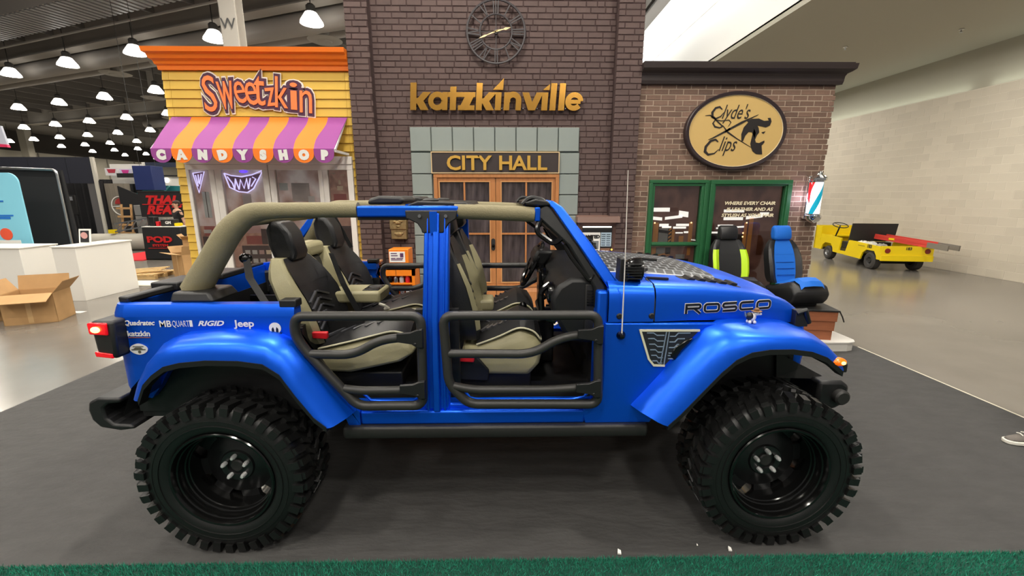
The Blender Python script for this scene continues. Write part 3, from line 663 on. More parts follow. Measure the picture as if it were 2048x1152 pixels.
for i in range(0, 10, 2):
    a, b = xs[i], xs[i+1]
    if i == 4: parts_ = [(a, (a+b)/2-.005), ((a+b)/2+.005, b)]
    elif b-a > .12: parts_ = [(a, a+(b-a)*.45), (a+(b-a)*.47, b)]
    else: parts_ = [(a, b)]
    for c, d in parts_: MB().box(c, d, 6.15, 6.29, .14, 2.275).build('window_stile', FRM, cs_, bev=.004)
for a, b in ((-4.40, -3.277), (-3.267, -2.11)):
    MB().box(a, b, 6.15, 6.29, 2.275, 2.345).build('window_rail', FRM, cs_, bev=.004); MB().box(a, b, 6.14, 6.29, 2.35, 2.455).build('window_header', FRM, cs_, bev=.004)
for a, b in PANES:
    MB().box(a, b, 6.15, 6.29, .14, .6).build('window_apron', FRM, cs_, bev=.004); MB().box(a, b, 6.172, 6.178, .6, 2.275).build('pane', GLASS, cs_)
NEO = mat('violet neon tube', (214, 206, 255), .4, emit=1.4); MAUV = mat('printed mauve', (132, 84, 104), .6)
C5 = lambda x, y: (-4.356+(360+x*.217-382)*.00691, 2.275-(310+y*.217-340)*.00672)
ns = thing('neon_sign', 'glowing violet neon bowl shaped sign hanging in the candy shop window', 'neon sign', (-3.6, 6.26, 1.95))
q = MB()
for pts in ([(404, 168), (470, 190), (560, 200), (660, 182), (764, 140), (720, 215), (660, 310), (600, 348), (520, 340), (440, 300), (404, 168)], [(430, 200), (470, 262), (484, 318)], [(484, 318), (500, 232)], [(500, 218), (524, 320)], [(524, 320), (548, 226), (572, 310), (606, 216), (612, 316)], [(640, 214), (612, 316)], [(660, 204), (690, 220), (640, 290)]):
    q.tube([(C5(*p)[0], 6.188, C5(*p)[1]) for p in pts], .0085, 6)
q.build('tube', NEO, ns, smooth=True)
q = MB(); q.prism([C5(*p) for p in [(420, 185), (560, 210), (740, 165), (650, 310), (590, 340), (500, 330), (440, 290)]], 6.197, 6.2); q.build('back_panel', MAUV, ns)
n2 = thing('neon_pennant', 'violet neon pennant sign in the leftmost candy shop pane', 'neon sign', (-4.25, 6.26, 1.95))
q = MB()
for pts in ([(118, 168), (225, 152), (150, 350), (118, 168)], [(140, 185), (150, 290)], [(165, 180), (160, 260)], [(195, 175), (165, 270)]): q.tube([(C5(*p)[0], 6.188, C5(*p)[1]) for p in pts], .0075, 6)
q.build('tube', NEO, n2, smooth=True); MB().prism([C5(*p) for p in [(122, 172), (215, 158), (150, 335)]], 6.197, 6.2).build('back_panel', MAUV, n2)
MB().ell((-3.63, 6.185, 2.255), .06, .015, .02).build('ultraviolet_lamp', mat('deep violet glow', (90, 60, 240), .4, emit=2), smooth=True, label='small deep violet lamp at the top of the second candy shop pane', cat='lamp')
# shop name
sw = thing('shop_name_sign', 'playful orange letters with purple and cream outline on the yellow clapboard', 'sign', (-3.3, 6.16, 3.0))
CRM = mat('cream outline', (238, 226, 214), .6); PLM = mat('dark plum outline', (74, 34, 62), .6); CORL = mat('coral orange', (246, 130, 66), .55)
for k, (ch, x0, x1, y0, y1, rt) in enumerate([('S', 402, 500, 240, 498, 0), ('w', 505, 622, 276, 482, 4), ('e', 618, 702, 278, 440, 6), ('e', 692, 782, 282, 452, 4), ('t', 752, 838, 232, 456, -4), ('z', 828, 908, 322, 456, 4), ('k', 898, 1000, 248, 470, -6), ('i', 992, 1062, 286, 482, -4), ('n', 1060, 1154, 338, 504, -5)]):
    X0, X1 = -4.025+(x0-400)*.00193, -4.025+(x1-400)*.00193; Z1, Z0 = 3.512-(y0-230)*.00185, 3.512-(y1-230)*.00185
    base = text(ch, 1.0, (0, 0, 0), .01, bold=.03)
    bx = [min(p.x for p in base.v), max(p.x for p in base.v), min(p.z for p in base.v), max(p.z for p in base.v)]
    sx, sz = (X1-X0)/(bx[1]-bx[0]), (Z1-Z0)/(bx[3]-bx[2])
    for off, m, y, nm in ((.125, CRM, 6.178, 'letter_backing'), (.085, PLM, 6.168, 'letter_outline'), (.0, CORL, 6.158, 'letter_face')):
        q = text(ch, 1.0, (0, 0, 0), .012, bold=off)
        for p in q.v:
            x, z_ = X0+(p.x-bx[0])*sx, Z0+(p.z-bx[2])*sz; a = R(rt); dx, dz = x-(X0+X1)/2, z_-(Z0+Z1)/2
            p.x, p.z = (X0+X1)/2+dx*math.cos(a)-dz*math.sin(a), (Z0+Z1)/2+dx*math.sin(a)+dz*math.cos(a); p.y = y+p.y-k*.0004
        q.build(nm, m, sw)
# ================================================================== barber shop front
MORL = mat('pale mortar', (170, 150, 132), .9); BRKL = mat('weathered brown brick', (116, 91, 77), .8, rand=.26, var=.12, vscale=10, bump=.2, bscale=40)
bf = thing('barber_shop_front', 'weathered brown brick barber shop front with green framed windows', 'facade', (3.2, 6.5, .13))
q = MB(); q.box(1.85, 4.53, 6.35, 6.9, .13, 3.45); q.box(1.85, 2.06, 6.199, 6.35, .13, 3.42); q.box(4.10, 4.53, 6.199, 6.35, .13, 3.42); q.box(2.06, 4.10, 6.199, 6.35, 2.145, 3.42); q.build('backing_wall', MORL, bf)
cl = courses(1.85, 4.545, .135, 3.42, 0.203, .0715, .0115, [(2.05, 4.11, .1, 2.141)])
cl = [(a, b+(random.uniform(-.004, .02) if b > 4.53 else 0), c, d) for a, b, c, d in cl]
laid_wall(bf, 'brick', cl, 6.195, .02, .002, BRKL, lambda c: (c[2] < 1.0, (c[0]-2.9)**2+(c[2]-2.4)**2), jit=.003)
pr = [(6.21, 3.40), (6.15, 3.40), (6.14, 3.44), (6.135, 3.50), (6.12, 3.53), (6.08, 3.55), (6.045, 3.575), (6.035, 3.64), (6.21, 3.64)]
q = MB(); q.loft([[(1.84, y, z) for y, z in pr], [(4.56+max(0, 6.19-y)*.9, y, z) for y, z in pr]]); q.build('cornice', DARKBR, bf)
MB().box(1.85, 4.66, 6.05, 6.9, 3.64, 3.655).build('cornice_cap', DARKBR, bf)
GRF = mat('green frame paint', (34, 92, 54), .45)
CB8 = lambda x, y: (2.058+(1270+x*.191-1298)*.00718, 2.145-(340+y*.191-360)*.00714)
pr_ = MB(); pr_.box(2.08, 4.08, 6.245, 6.265, .15, 2.14)
def brect(mi, x0, y0, x1, y1, k=1, sk=0):
    a, b = CB8(x0, y0), CB8(x1, y1); pr_.mi = mi; y = 6.245-.002*k
    pr_.hexa([(a[0], y, b[1]), (b[0], y, b[1]+sk), (b[0], y+.0015, b[1]+sk), (a[0], y+.0015, b[1]), (a[0], y, a[1]), (b[0], y, a[1]+sk), (b[0], y+.0015, a[1]+sk), (a[0], y+.0015, a[1])])
BP = [print_mat('barber print', [(74, 48, 42), (100, 66, 56), (122, 84, 70), (90, 58, 50)], 4, 5), mat('print lamp white', (250, 246, 236), .5, emit=1.3), mat('print amber wood', (220, 150, 78), .6), mat('print dark', (34, 26, 26), .6), mat('print mirror', (150, 148, 144), .6), mat('print brown', (120, 66, 40), .6), mat('print green bottle', (40, 130, 90), .6)]  # printed lamp bars are given a glow of their own to look lit
for a in [(1, 180, 390, 400, 432), (5, 400, 390, 490, 430), (1, 500, 420, 602, 478, 2, -.02), (1, 172, 478, 325, 512, 2, -.02), (1, 355, 488, 540, 518, 2, .03), (1, 300, 560, 400, 590), (1, 480, 560, 625, 585), (1, 450, 590, 590, 612), (1, 330, 585, 430, 606), (1, 480, 650, 560, 664), (1, 570, 640, 625, 660),
          (2, 236, 548, 292, 775, 2), (2, 618, 545, 660, 775, 2), (2, 440, 620, 470, 775, 2), (2, 520, 690, 570, 775, 2), (4, 300, 610, 400, 775), (3, 400, 610, 440, 775, 2), (3, 295, 620, 400, 650, 3, -.02), (2, 405, 620, 435, 640, 3, .03), (2, 405, 660, 435, 680, 3, .03), (2, 405, 700, 435, 720, 3, .03), (2, 405, 740, 435, 760, 3, .03),
          (4, 285, 815, 380, 900), (3, 385, 815, 440, 890, 2), (2, 270, 900, 440, 930, 2, .05), (2, 235, 815, 280, 960, 2), (4, 500, 890, 600, 940), (3, 430, 940, 640, 1060, 2), (6, 275, 880, 300, 915, 3), (2, 620, 815, 655, 900, 2),
          (1, 985, 490, 1195, 522), (1, 1225, 480, 1400, 515, 2, .03), (1, 1370, 440, 1470, 475), (1, 930, 570, 1095, 590), (1, 915, 600, 1045, 616), (1, 1070, 590, 1225, 608, 1, .01), (1, 865, 645, 1000, 664), (1, 980, 410, 1200, 440), (2, 830, 548, 860, 950, 2), (2, 1215, 548, 1250, 980, 2), (2, 1265, 500, 1310, 980, 2), (3, 860, 670, 1210, 980), (5, 1380, 640, 1530, 900, 1)]:
    brect(*a)
pr_.build('interior_print', BP, bf)
q = MB(); ring_rect(q, 2.06, 2.90, .13, 2.145, .045, 6.15, 6.25); ring_rect(q, 2.095, 2.865, .13, 2.11, .05, 6.17, 6.25); q.box(2.14, 2.82, 6.165, 6.25, 1.205, 1.26); q.box(2.14, 2.82, 6.15, 6.18, 1.22, 1.245); q.build('window_frame', GRF, bf, bev=.004)
q = MB(); ring_rect(q, 2.93, 4.10, .13, 2.145, .06, 6.14, 6.25); ring_rect(q, 2.985, 4.05, .13, 2.09, .03, 6.165, 6.25); q.build('window_frame', GRF, bf, bev=.004)
MB().box(2.895, 2.935, 6.17, 6.25, .13, 2.14).build('window_mullion', GRF, bf, bev=.004)
for a, b, c, d in ((2.145, 2.815, 1.26, 2.06), (2.145, 2.815, .15, 1.205), (3.015, 4.02, .15, 2.06)): MB().box(a, b, 6.215, 6.221, c, d).build('pane', GLASS, bf)
CREAM = mat('cream lettering', (240, 226, 190), .5)
for i, s_ in enumerate(('WHERE EVERY CHAIR', 'IS LEATHER AND AS', 'STYLISH AS YOUR HAIR')):
    fit(text(s_, .05, (3.56, 6.208, 1.795-i*.083), .003, bold=.002, shear=.2), *[(3.185, 3.925), (3.22, 3.90), (3.155, 3.92)][i], 1.795-i*.086, 1.845-i*.086).build('window_lettering', CREAM, bf)
text('PULL', .022, (2.775, 6.208, 1.28), .003, bold=.001).build('pull_lettering', WHV, bf)
text('CLOSED', .035, (2.62, 6.208, .885), .003, bold=.001).build('small_sign_text', mat('sign grey letters', (150, 140, 130), .5), bf)
bulb = mat('warm bulb', (255, 214, 150), .4, emit=3)
for i, (x, y) in enumerate([(248, 550), (640, 548), (850, 550), (1238, 550), (1210, 660), (1210, 700)]):
    p = CB8(x, y); MB().ell((p[0], 6.236, p[1]), .012, .008, .012, 8, 6).build('mirror_bulb', bulb, bf)
# oval sign
ov = thing('oval_sign', 'oval gold barber sign with script lettering and a bearded man emblem', 'sign', (3.19, 6.15, 2.28)); E0 = (3.19, 2.793)
eo = [(E0[0]+.70*math.cos(R(a)), E0[1]+.515*math.sin(R(a))) for a in range(0, 360, 6)]; ei = [(E0[0]+.655*math.cos(R(a)), E0[1]+.47*math.sin(R(a))) for a in range(0, 360, 6)]
q = MB(); q.loft([[(a, 6.19, b) for a, b in eo], [(a, 6.11, b) for a, b in eo], [(E0[0]+(a-E0[0])*.985, 6.10, E0[1]+(b-E0[1])*.985) for a, b in eo], [(a, 6.105, b) for a, b in ei], [(a, 6.13, b) for a, b in ei]], True, False); q.build('rim', mat('dark plum rim', (46, 34, 36), .4), ov, smooth=True)
MB().prism(ei, 6.122, 6.15).build('face', mat('gold sign face', (204, 170, 104), .5), ov)
e2 = [(E0[0]+.652*math.cos(R(a)), E0[1]+.467*math.sin(R(a))) for a in range(0, 360, 6)]
MB().stroke(e2[::-1], .008, 6.118, 6.123, True).build('border_line', CREAM, ov)
OV = lambda x, y: (3.19+(x-513)*.00264, 2.793-(y-685)*.00255)
SINK = mat('sign black', (34, 28, 26), .5)
def ov_stroke(nm, pts, ws): 
    q = MB(); q.stroke([OV(*p) for p in pts], ws, 6.116, 6.122); return q.build(nm, SINK, ov)
ov_stroke('script_stroke', [(430, 575), (415, 562), (395, 568), (380, 590), (382, 612), (400, 622), (425, 610), (440, 590)], [.012, .02, .026, .03, .03, .022, .014, .006])
ov_stroke('script_stroke', [(345, 606), (370, 604), (395, 622), (440, 660), (425, 668), (400, 662), (388, 645), (398, 628), (430, 632), (470, 628), (482, 640), (470, 660)], [.004, .012, .016, .014, .016, .02, .016, .012, .01, .01, .008, .004])
ov_stroke('script_stroke', [(425, 740), (410, 728), (385, 735), (362, 765), (360, 790), (378, 806), (410, 800), (432, 778)], [.014, .024, .03, .034, .034, .026, .016, .006])
ov_stroke('blade', [(372, 728), (395, 720), (450, 690), (540, 640), (622, 600)], [.004, .016, .024, .03, .004]); ov_stroke('blade', [(440, 655), (470, 690), (520, 722), (602, 768)], [.006, .02, .012, .004]); ov_stroke('blade', [(455, 690), (480, 672)], [.02, .03])
for s_, bb in (("lyde's", (432, 578, 645, 548)), ('lips', (432, 526, 812, 712))):
    x0, z0 = OV(bb[0], bb[2]); x1, z1 = OV(bb[1], bb[3])
    fit(text(s_, .15, (0, 6.119, 0), .005, shear=.45, bold=-.0005), x0, x1, z0, z1).build('script_text', SINK, ov)
hair = [(548, 740), (543, 700), (552, 665), (572, 640), (566, 632), (590, 622), (625, 620), (655, 632), (680, 630), (672, 618), (686, 616), (694, 635), (688, 655), (668, 665), (645, 660), (622, 655), (630, 668), (636, 690), (626, 705), (618, 728), (606, 705), (598, 690), (580, 688), (564, 708), (556, 735)]
beard = [(x*1.471-26.2, y*1.471+419) for x, y in [(430, 172), (438, 186), (436, 205), (442, 220), (454, 222), (472, 213), (473, 220), (464, 231), (470, 262), (448, 261), (434, 251), (427, 237), (423, 224), (426, 200)]]
for nm, pl in (('emblem_hair', hair), ('emblem_beard', beard), ('emblem_eye', [(648, 690), (668, 685), (666, 690), (660, 698), (652, 694)])): MB().prism([OV(*p) for p in pl], 6.116, 6.122).build(nm, SINK, ov)
# barber pole
bp = thing('barber_pole', 'lit striped barber pole with chrome caps on the right edge of the barber shop', 'barber pole', (4.385, 6.05, 1.55)); bx, by = 4.385, 6.04
MB().box(bx-.075, bx+.06, 6.12, 6.195, 1.60, 2.20).build('back_plate', CHR, bp, bev=.01)
MB().lathe([(0, 0), (.03, .0), (.075, .03), (.1, .075), (.1, .105), (.08, .115), (.08, .13)], (bx, by, 1.545), 'z', 24).build('lower_cap', CHR, bp, smooth=True)
MB().lathe([(.08, 0), (.08, .02), (.105, .03), (.105, .055), (.075, .09), (.05, .1), (.045, .12), (.03, .14), (.012, .15), (0, .152)], (bx, by, 2.11), 'z', 24).build('upper_cap', CHR, bp, smooth=True)
q = MB(); n = 24; secs = [[(bx+.068*math.cos(2*math.pi*j/n+k*.13), by+.068*math.sin(2*math.pi*j/n+k*.13), 1.67+.45*k/20) for j in range(n)] for k in range(21)]; q.loft(secs, True, False)
q.m = [[0, 0, 0, 0, 1, 1, 1, 1, 1, 1, 1, 2, 2, 2, 2, 1, 1, 1, 1, 1, 1, 1, 0, 0][i % 24] for i in range(len(q.f))]
q.build('striped_cylinder', [mat('lit red', (226, 40, 40), .4, emit=.7), mat('lit white', (255, 255, 255), .4, emit=1.0), mat('lit teal', (0, 140, 165), .4, emit=.7)], bp, smooth=True)
pl_ = bpy.data.lights.new('barber_pole_glow', 'POINT'); pl_.energy = 3; pl_.color = (.75, .7, 1); pl_.shadow_soft_size = .08
po = bpy.data.objects.new('barber_pole_glow', pl_); COL.objects.link(po); po.location = (bx-.13, 6.07, 1.9)
# ================================================================== the off-road vehicle (nose towards +x, near side at low y)
YC = 2.96
car = thing('off_road_vehicle', 'open-top satin blue off-road vehicle with tube doors and big mud tyres', 'vehicle', (0, YC, 0))
def both(mb, name, m, parent=car, **k):             # near part and its mirror image on the far side
    far = mb.mirror(YC); a = mb.build(name, m, parent, **k); b = far.build(name, m, parent, **k); return a, b
# ---- body shell
qp = [(-2.0, 1.30), (-1.118, 1.30), (-1.135, 1.25), (-1.10, 1.14), (-.885, .82), (-.81, .745), (-.81, .665), (-.875, .665), (-.905, .752), (-1.026, 1.07), (-1.114, 1.163), (-1.256, 1.203), (-1.5, 1.204), (-1.637, 1.179), (-1.765, 1.075), (-1.88, .90), (-1.93, .84), (-2.0, .85)]
q = MB(); q.prism(qp, 2.18, 2.22)
q.loft([[(x, y, z) for y, z in ((2.18, 1.30), (2.182, 1.315), (2.192, 1.345), (2.20, 1.362), (2.26, 1.362), (2.26, 1.30))] for x in (-2.0, -1.112)])
sec = []
for k in range(7):
    a = R(15*k); sx, sy = math.sin(a), math.cos(a)
    sec.append([(-2.0-(.1-d)*sx, 2.28-(.1-d)*sy, z) for d, z in ((.012, .85), (0, .9), (0, 1.0), (0, 1.30), (.002, 1.315), (.012, 1.345), (.02, 1.362), (.075, 1.362), (.075, .85))])
q.loft(sec, True, True)
both(q, 'rear_quarter_panel', BLUE, smooth=True)
q = MB(); q.box(-2.10, -2.05, 2.285, 3.635, .86, 1.355); q.build('tailgate', BLUE, car, bev=.012)
q = MB(); q.box(-2.11, -2.095, 2.5, 3.42, .95, 1.25); q.build('tailgate_panel', BLUE, car, bev=.01)
q = MB(); q.box(-.808, .448, 2.18, 2.26, .665, .747); q.box(-.86, .62, 2.215, 2.30, .69, .775); both(q, 'rocker_panel', BLUE, bev=.012)
q = MB(); q.tube([(x, y, z) for x, y, z in [(-.8, 2.235, .83), (-.76, 2.235, .79), (-.70, 2.235, .785), (-.52, 2.235, .785), (-.47, 2.235, .82)]], .008, 6); q.tube([(-.24, 2.235, .86), (-.2, 2.235, .80), (-.13, 2.235, .785), (.38, 2.235, .785), (.45, 2.235, .80), (.49, 2.235, .85)], .008, 6); both(q, 'sill_weld_line', BLUE, smooth=True)
# lower front side panel behind the front door
fp = [(.54, 1.252), (1.22, 1.247), (1.22, 1.11), (1.10, 1.02), (.887, .80), (.82, .665), (.45, .665), (.43, .74), (.49, .78), (.541, .87)]
q = MB(); q.prism(fp, 2.18, 2.22); both(q, 'front_side_panel', BLUE, bev=.006)
q = MB(); q.box(.50, .56, 2.21, 2.32, .74, 1.42); both(q, 'hinge_pillar', BLUE, bev=.012)
# cowl and hood share one set of cross sections
def yn(x): return interp([.5, .81, 1.2, 1.72], [2.185, 2.19, 2.24, 2.35], x)
def zt(x): return interp([.5, .8, 1.1, 1.35, 1.52, 1.64, 1.70, 1.735, 1.75], [1.485, 1.472, 1.452, 1.418, 1.38, 1.335, 1.295, 1.25, 1.215], x)
def zb(x): return interp([.5, 1.0, 1.3, 1.75], [1.258, 1.257, 1.245, 1.195], x)
def hsec(x, dome=1):
    n, t, b = yn(x), zt(x), zb(x); b = min(b, t-.015); h = t-b
    half = [(n, b), (n, b+h*.45), (n+.006, b+h*.68), (n+.022, b+h*.84), (n+.055, b+h*.93), (n+.12, b+h*.96), (2.52, t-.004), (2.56, t+.014*dome), (2.75, t+.026*dome), (2.96, t+.03*dome)]
    return [(x, y, z) for y, z in half]+[(x, 2*YC-y, z) for y, z in reversed(half[:-1])]
q = MB(); q.loft([hsec(x, .0 if x < .6 else 1) for x in (.555, .6, .7, .80)], False); q.build('cowl', BLUE, car, smooth=True)
hd = MB(); hd.loft([hsec(x) for x in (.808, .9, 1.0, 1.1, 1.2, 1.3, 1.4, 1.5, 1.58, 1.64, 1.68, 1.71, 1.735, 1.75)], False); HOOD = hd.build('hood', BLUE, car, smooth=True)
q = MB(); q.box(.56, 1.72, 2.36, 3.56, .75, 1.22); q.box(.56, 1.2, 2.225, 2.36, .9, 1.235); q.box(.56, 1.2, 3.56, 3.695, .9, 1.235); q.build('engine_bay', BLK, car)
q = MB()
def hz(x, y):
    t = zt(x); d = abs(y-YC)
    return interp([0, .21, .40, .44, .72], [t+.03, t+.026, t+.014, t-.004, t-.02], d)
xs = [.62+.66*i/16 for i in range(17)]; ys = [2.50+.92*j/16 for j in range(17)]
q.loft([[(x, y, hz(x, y)+.004) for y in ys] for x in xs], False)
def tread_mat():
    m = bpy.data.materials.new('tread pattern vinyl'); m.use_nodes = True; N = m.node_tree.nodes; L = m.node_tree.links; b = N['Principled BSDF']; b.inputs['Roughness'].default_value = .45
    tc = N.new('ShaderNodeTexCoord'); mp = N.new('ShaderNodeMapping'); mp.inputs['Rotation'].default_value = (0, 0, R(8)); L.new(tc.outputs['Object'], mp.inputs[0])
    t = N.new('ShaderNodeTexBrick'); t.inputs['Scale'].default_value = 1; t.inputs['Brick Width'].default_value = .055; t.inputs['Row Height'].default_value = .075; t.inputs['Mortar Size'].default_value = .006; t.inputs['Mortar Smooth'].default_value = .2
    t.inputs['Color1'].default_value = S(34, 36, 40); t.inputs['Color2'].default_value = S(44, 46, 50); t.inputs['Mortar'].default_value = S(118, 122, 126)
    L.new(mp.outputs[0], t.inputs['Vector']); L.new(t.outputs[0], b.inputs['Base Color']); return m
q.build('hood_decal', tread_mat(), HOOD, smooth=True, recalc=False)
q = MB()
for y in (2.497, 3.423): q.tube([(x, y, hz(x, y)+.004) for x in xs], .0035, 6)
q.build('decal_pinstripe', WHV, HOOD, smooth=True)
for y0 in (2.40, 3.36):                                # louvred hood vents
    q = MB(); q.loft([[(x, y, hz(x, y)+d) for y, d in ((y0-.03 if y0 < YC else y0, .004), (y0+.085, .004), (y0+.085, .0), (y0-.03 if y0 < YC else y0, .0))] for x in (1.02, 1.1, 1.2, 1.3, 1.36)])
    vt = q.build('hood_vent', BLKM, HOOD)
    for k in range(5):
        x = 1.05+k*.062; MB().hexa([(x, y0-.015, hz(x, y0)+.004), (x+.045, y0-.015, hz(x+.045, y0)+.004), (x+.045, y0+.07, hz(x, y0+.07)+.004), (x, y0+.07, hz(x, y0+.07)+.004), (x+.02, y0-.015, hz(x, y0)+.016), (x+.05, y0-.015, hz(x, y0)+.01), (x+.05, y0+.07, hz(x, y0+.07)+.01), (x+.02, y0+.07, hz(x, y0+.07)+.016)]).build('louvre', BLK, vt)
q = MB(); q.bar((.93, 2.86, hz(.93, 2.86)+.012), (1.03, 2.84, hz(1.03, 2.84)+.012), .03, .014); q.build('washer_nozzle', BLK, HOOD)
q = MB(); q.box(1.655, 1.73, 2.30, 2.35, 1.19, 1.285); q.tube([(1.66, 2.305, 1.27), (1.70, 2.295, 1.29), (1.74, 2.31, 1.21)], .016, 8); both(q, 'hood_latch', BLK, bev=.01)
for x in (.615, .79): q = MB(); q.lathe([(0, -.008), (.012, -.008), (.017, -.003), (.017, .004)], (x, yn(x), 1.29), 'y', 12); both(q, 'panel_bolt', BLK)
# seam lines
q = MB(); q.tube([(.804, yn(.8)+.004, 1.262), (.804, yn(.8)+.006, 1.36), (.80, yn(.8)+.03, 1.44), (.79, 2.32, 1.468)], .005, 6); both(q, 'hood_seam', INK)
# grille and headlights
q = MB(); q.loft([[(x, y, z) for x, z in ((1.70, .82), (1.78, .84), (1.80, 1.0), (1.775, 1.19), (1.70, 1.20))] for y in (2.38, 3.54)]); GR = q.build('grille', BLUE, car, bev=.02)
for k in range(7):
    y = 2.71+k*.083; MB().box(1.765, 1.803, y-.026, y+.026, .92, 1.14).build('grille_slot', BLKG, GR, bev=.01)
for y in (2.52, 3.40): MB().lathe([(0, .035), (.07, .03), (.085, .015), (.092, 0), (.092, -.02)], (1.79, y, 1.04), 'x', 24).build('headlight', SIL, GR, smooth=True)
# ---- fender flares: body line, ridge, lip, inner return
def flare(A, B, C, name, ya, yb=2.035, yl=2.012):
    q = MB(); rows = []
    for (a, b, c), y in zip(zip(A, B, C), ya):
        rows.append([(a[0], y, a[1]), (lerp(a[0], b[0], .35), lerp(y, yb, .55), lerp(a[1], b[1], .12)), (lerp(a[0], b[0], .8), lerp(y, yb, .92), lerp(a[1], b[1], .62)), (b[0], yb-.004, b[1]), (lerp(b[0], c[0], .5), yl+.004, lerp(b[1], c[1], .5)), (c[0], yl, c[1]), (c[0], yl+.03, c[1]+.004), (lerp(c[0], a[0], .4), y+.03, lerp(c[1], a[1], .4))])
    q.loft(rows, True, True); both(q, name, BLUE, smooth=True)
    t = MB(); t.loft([[(c[0], yl-.004, c[1]+.006), (c[0], yl-.002, c[1]-.022), (c[0], yl+.05, c[1]-.024), (c[0], yl+.05, c[1]+.006)] for c in C], True, True)
    return t
RA = [(-1.915, .90), (-1.885, 1.0), (-1.83, 1.11), (-1.76, 1.185), (-1.66, 1.222), (-1.50, 1.235), (-1.33, 1.235), (-1.20, 1.215), (-1.10, 1.165), (-1.02, 1.05), (-.915, .88), (-.825, .755)]
RB = [(-1.895, .905), (-1.855, 1.0), (-1.80, 1.085), (-1.735, 1.145), (-1.635, 1.175), (-1.49, 1.187), (-1.33, 1.185), (-1.20, 1.163), (-1.125, 1.10), (-1.055, .98), (-.965, .83), (-.895, .745)]
RC = [(-1.855, .905), (-1.815, .99), (-1.765, 1.04), (-1.70, 1.085), (-1.62, 1.105), (-1.49, 1.117), (-1.33, 1.113), (-1.21, 1.095), (-1.135, 1.04), (-1.065, .92), (-.985, .80), (-.925, .745)]
t = flare(RA, RB, RC, 'rear_fender_flare', [2.185]*12); both(t, 'flare_trim', BLK)
FA = [(.70, .775), (.78, .87), (.90, 1.02), (1.0, 1.14), (1.08, 1.225), (1.16, 1.258), (1.30, 1.252), (1.45, 1.243), (1.58, 1.225), (1.68, 1.19), (1.74, 1.13), (1.765, 1.08)]
FB = [(.805, .752), (.87, .83), (.97, .955), (1.065, 1.075), (1.13, 1.15), (1.21, 1.195), (1.33, 1.212), (1.46, 1.21), (1.57, 1.195), (1.655, 1.16), (1.72, 1.10), (1.745, 1.06)]
FC = [(.855, .738), (.915, .80), (1.01, .915), (1.105, 1.03), (1.175, 1.10), (1.25, 1.14), (1.34, 1.155), (1.46, 1.156), (1.56, 1.142), (1.64, 1.112), (1.70, 1.065), (1.735, 1.035)]
t = flare(FA, FB, FC, 'front_fender_flare', [2.185, 2.185, 2.185, 2.185, 2.19, 2.22, 2.27, 2.30, 2.32, 2.33, 2.34, 2.34])
for c in t.v: pass
both(t, 'flare_trim', BLK)
q = MB(); q.hexa([(1.70, 2.02, 1.045), (1.775, 2.03, 1.02), (1.775, 2.3, 1.02), (1.70, 2.3, 1.045), (1.70, 2.02, 1.085), (1.775, 2.03, 1.075), (1.775, 2.3, 1.075), (1.70, 2.3, 1.085)]); both(q, 'flare_tip', BLK, bev=.01)
q = MB(); q.ell((1.712, 2.028, 1.088), .042, .03, .022, 16, 10); AMB = mat('amber lens', (240, 104, 10), .2, emit=.55); both(q, 'marker_lamp', AMB, smooth=True)
MB().ell((1.72, 1.999, 1.09), .012, .006, .009, 10, 8).build('marker_bulb', mat('amber bulb', (255, 205, 90), .3, emit=6), car)
# wheel houses
q = MB(); q.loft([[(x, y, z) for y in (2.07, 2.62)] for x, z in [(-2.0, .80), (-1.93, .95), (-1.80, 1.08), (-1.64, 1.14), (-1.5, 1.155), (-1.3, 1.15), (-1.17, 1.11), (-1.08, 1.0), (-.97, .8), (-.93, .70)]], False); q.box(-2.0, -.9, 2.62, 2.64, .62, 1.16); both(q, 'rear_wheel_house', BLK)
q = MB(); q.loft([[(x, y, z) for y in (2.07, 2.5)] for x, z in [(.86, .70), (.95, .82), (1.08, .97), (1.2, 1.10), (1.33, 1.165), (1.5, 1.17), (1.64, 1.13), (1.74, 1.05)]], False); q.box(.86, 1.7, 2.5, 2.52, .7, 1.17); both(q, 'front_wheel_house', BLK)
# tan bordered vent graphic ahead of the front door
vn = [(.728, 1.214), (1.05, 1.212), (.985, 1.14), (.935, 1.085), (.875, 1.012), (.815, 1.014), (.785, 1.05)]
MB().prism(vn, 2.174, 2.181).build('fender_vent', mat('vent graphic black', (30, 33, 38), .45), car)
q = MB(); q.stroke([vn[1], vn[0], vn[6], vn[5], vn[4]], .011, 2.169, 2.176); q.build('vent_border', mat('cream vinyl', (206, 204, 176), .5), car)
q = MB()
for x0, z0, x1, z1 in [(.87, 1.205, .85, 1.02), (.885, 1.205, .87, 1.02)]: q.stroke([(x0, z0), (x1, z1)], .005, 2.170, 2.175)
for k in range(6):
    z = 1.20-k*.032; q.stroke([(.765+k*.008, z), (.80+k*.006, z), (.82+k*.004, z-.014), (.86, z-.014)], .005, 2.170, 2.175)
    if k < 5: q.stroke([(.89, z-.02), (.92, z-.02), (.935, z-.002), (1.0-k*.028, z-.002)], .005, 2.170, 2.175)
q.build('vent_tread_lines', mat('slate lines', (120, 138, 156), .5), car)
q = MB(); q.prism([(.90, 1.07), (.925, 1.12), (.99, 1.165), (1.02, 1.17), (.96, 1.10), (.925, 1.045)], 2.166, 2.176); q.build('vent_mesh', BLKG, car, bev=.004)
q = MB()
for a in range(3): q.lathe([(0, -.004), (.01, -.004), (.01, 0)], (.93+a*.02, 2.166, 1.09+a*.02), 'y', 6)
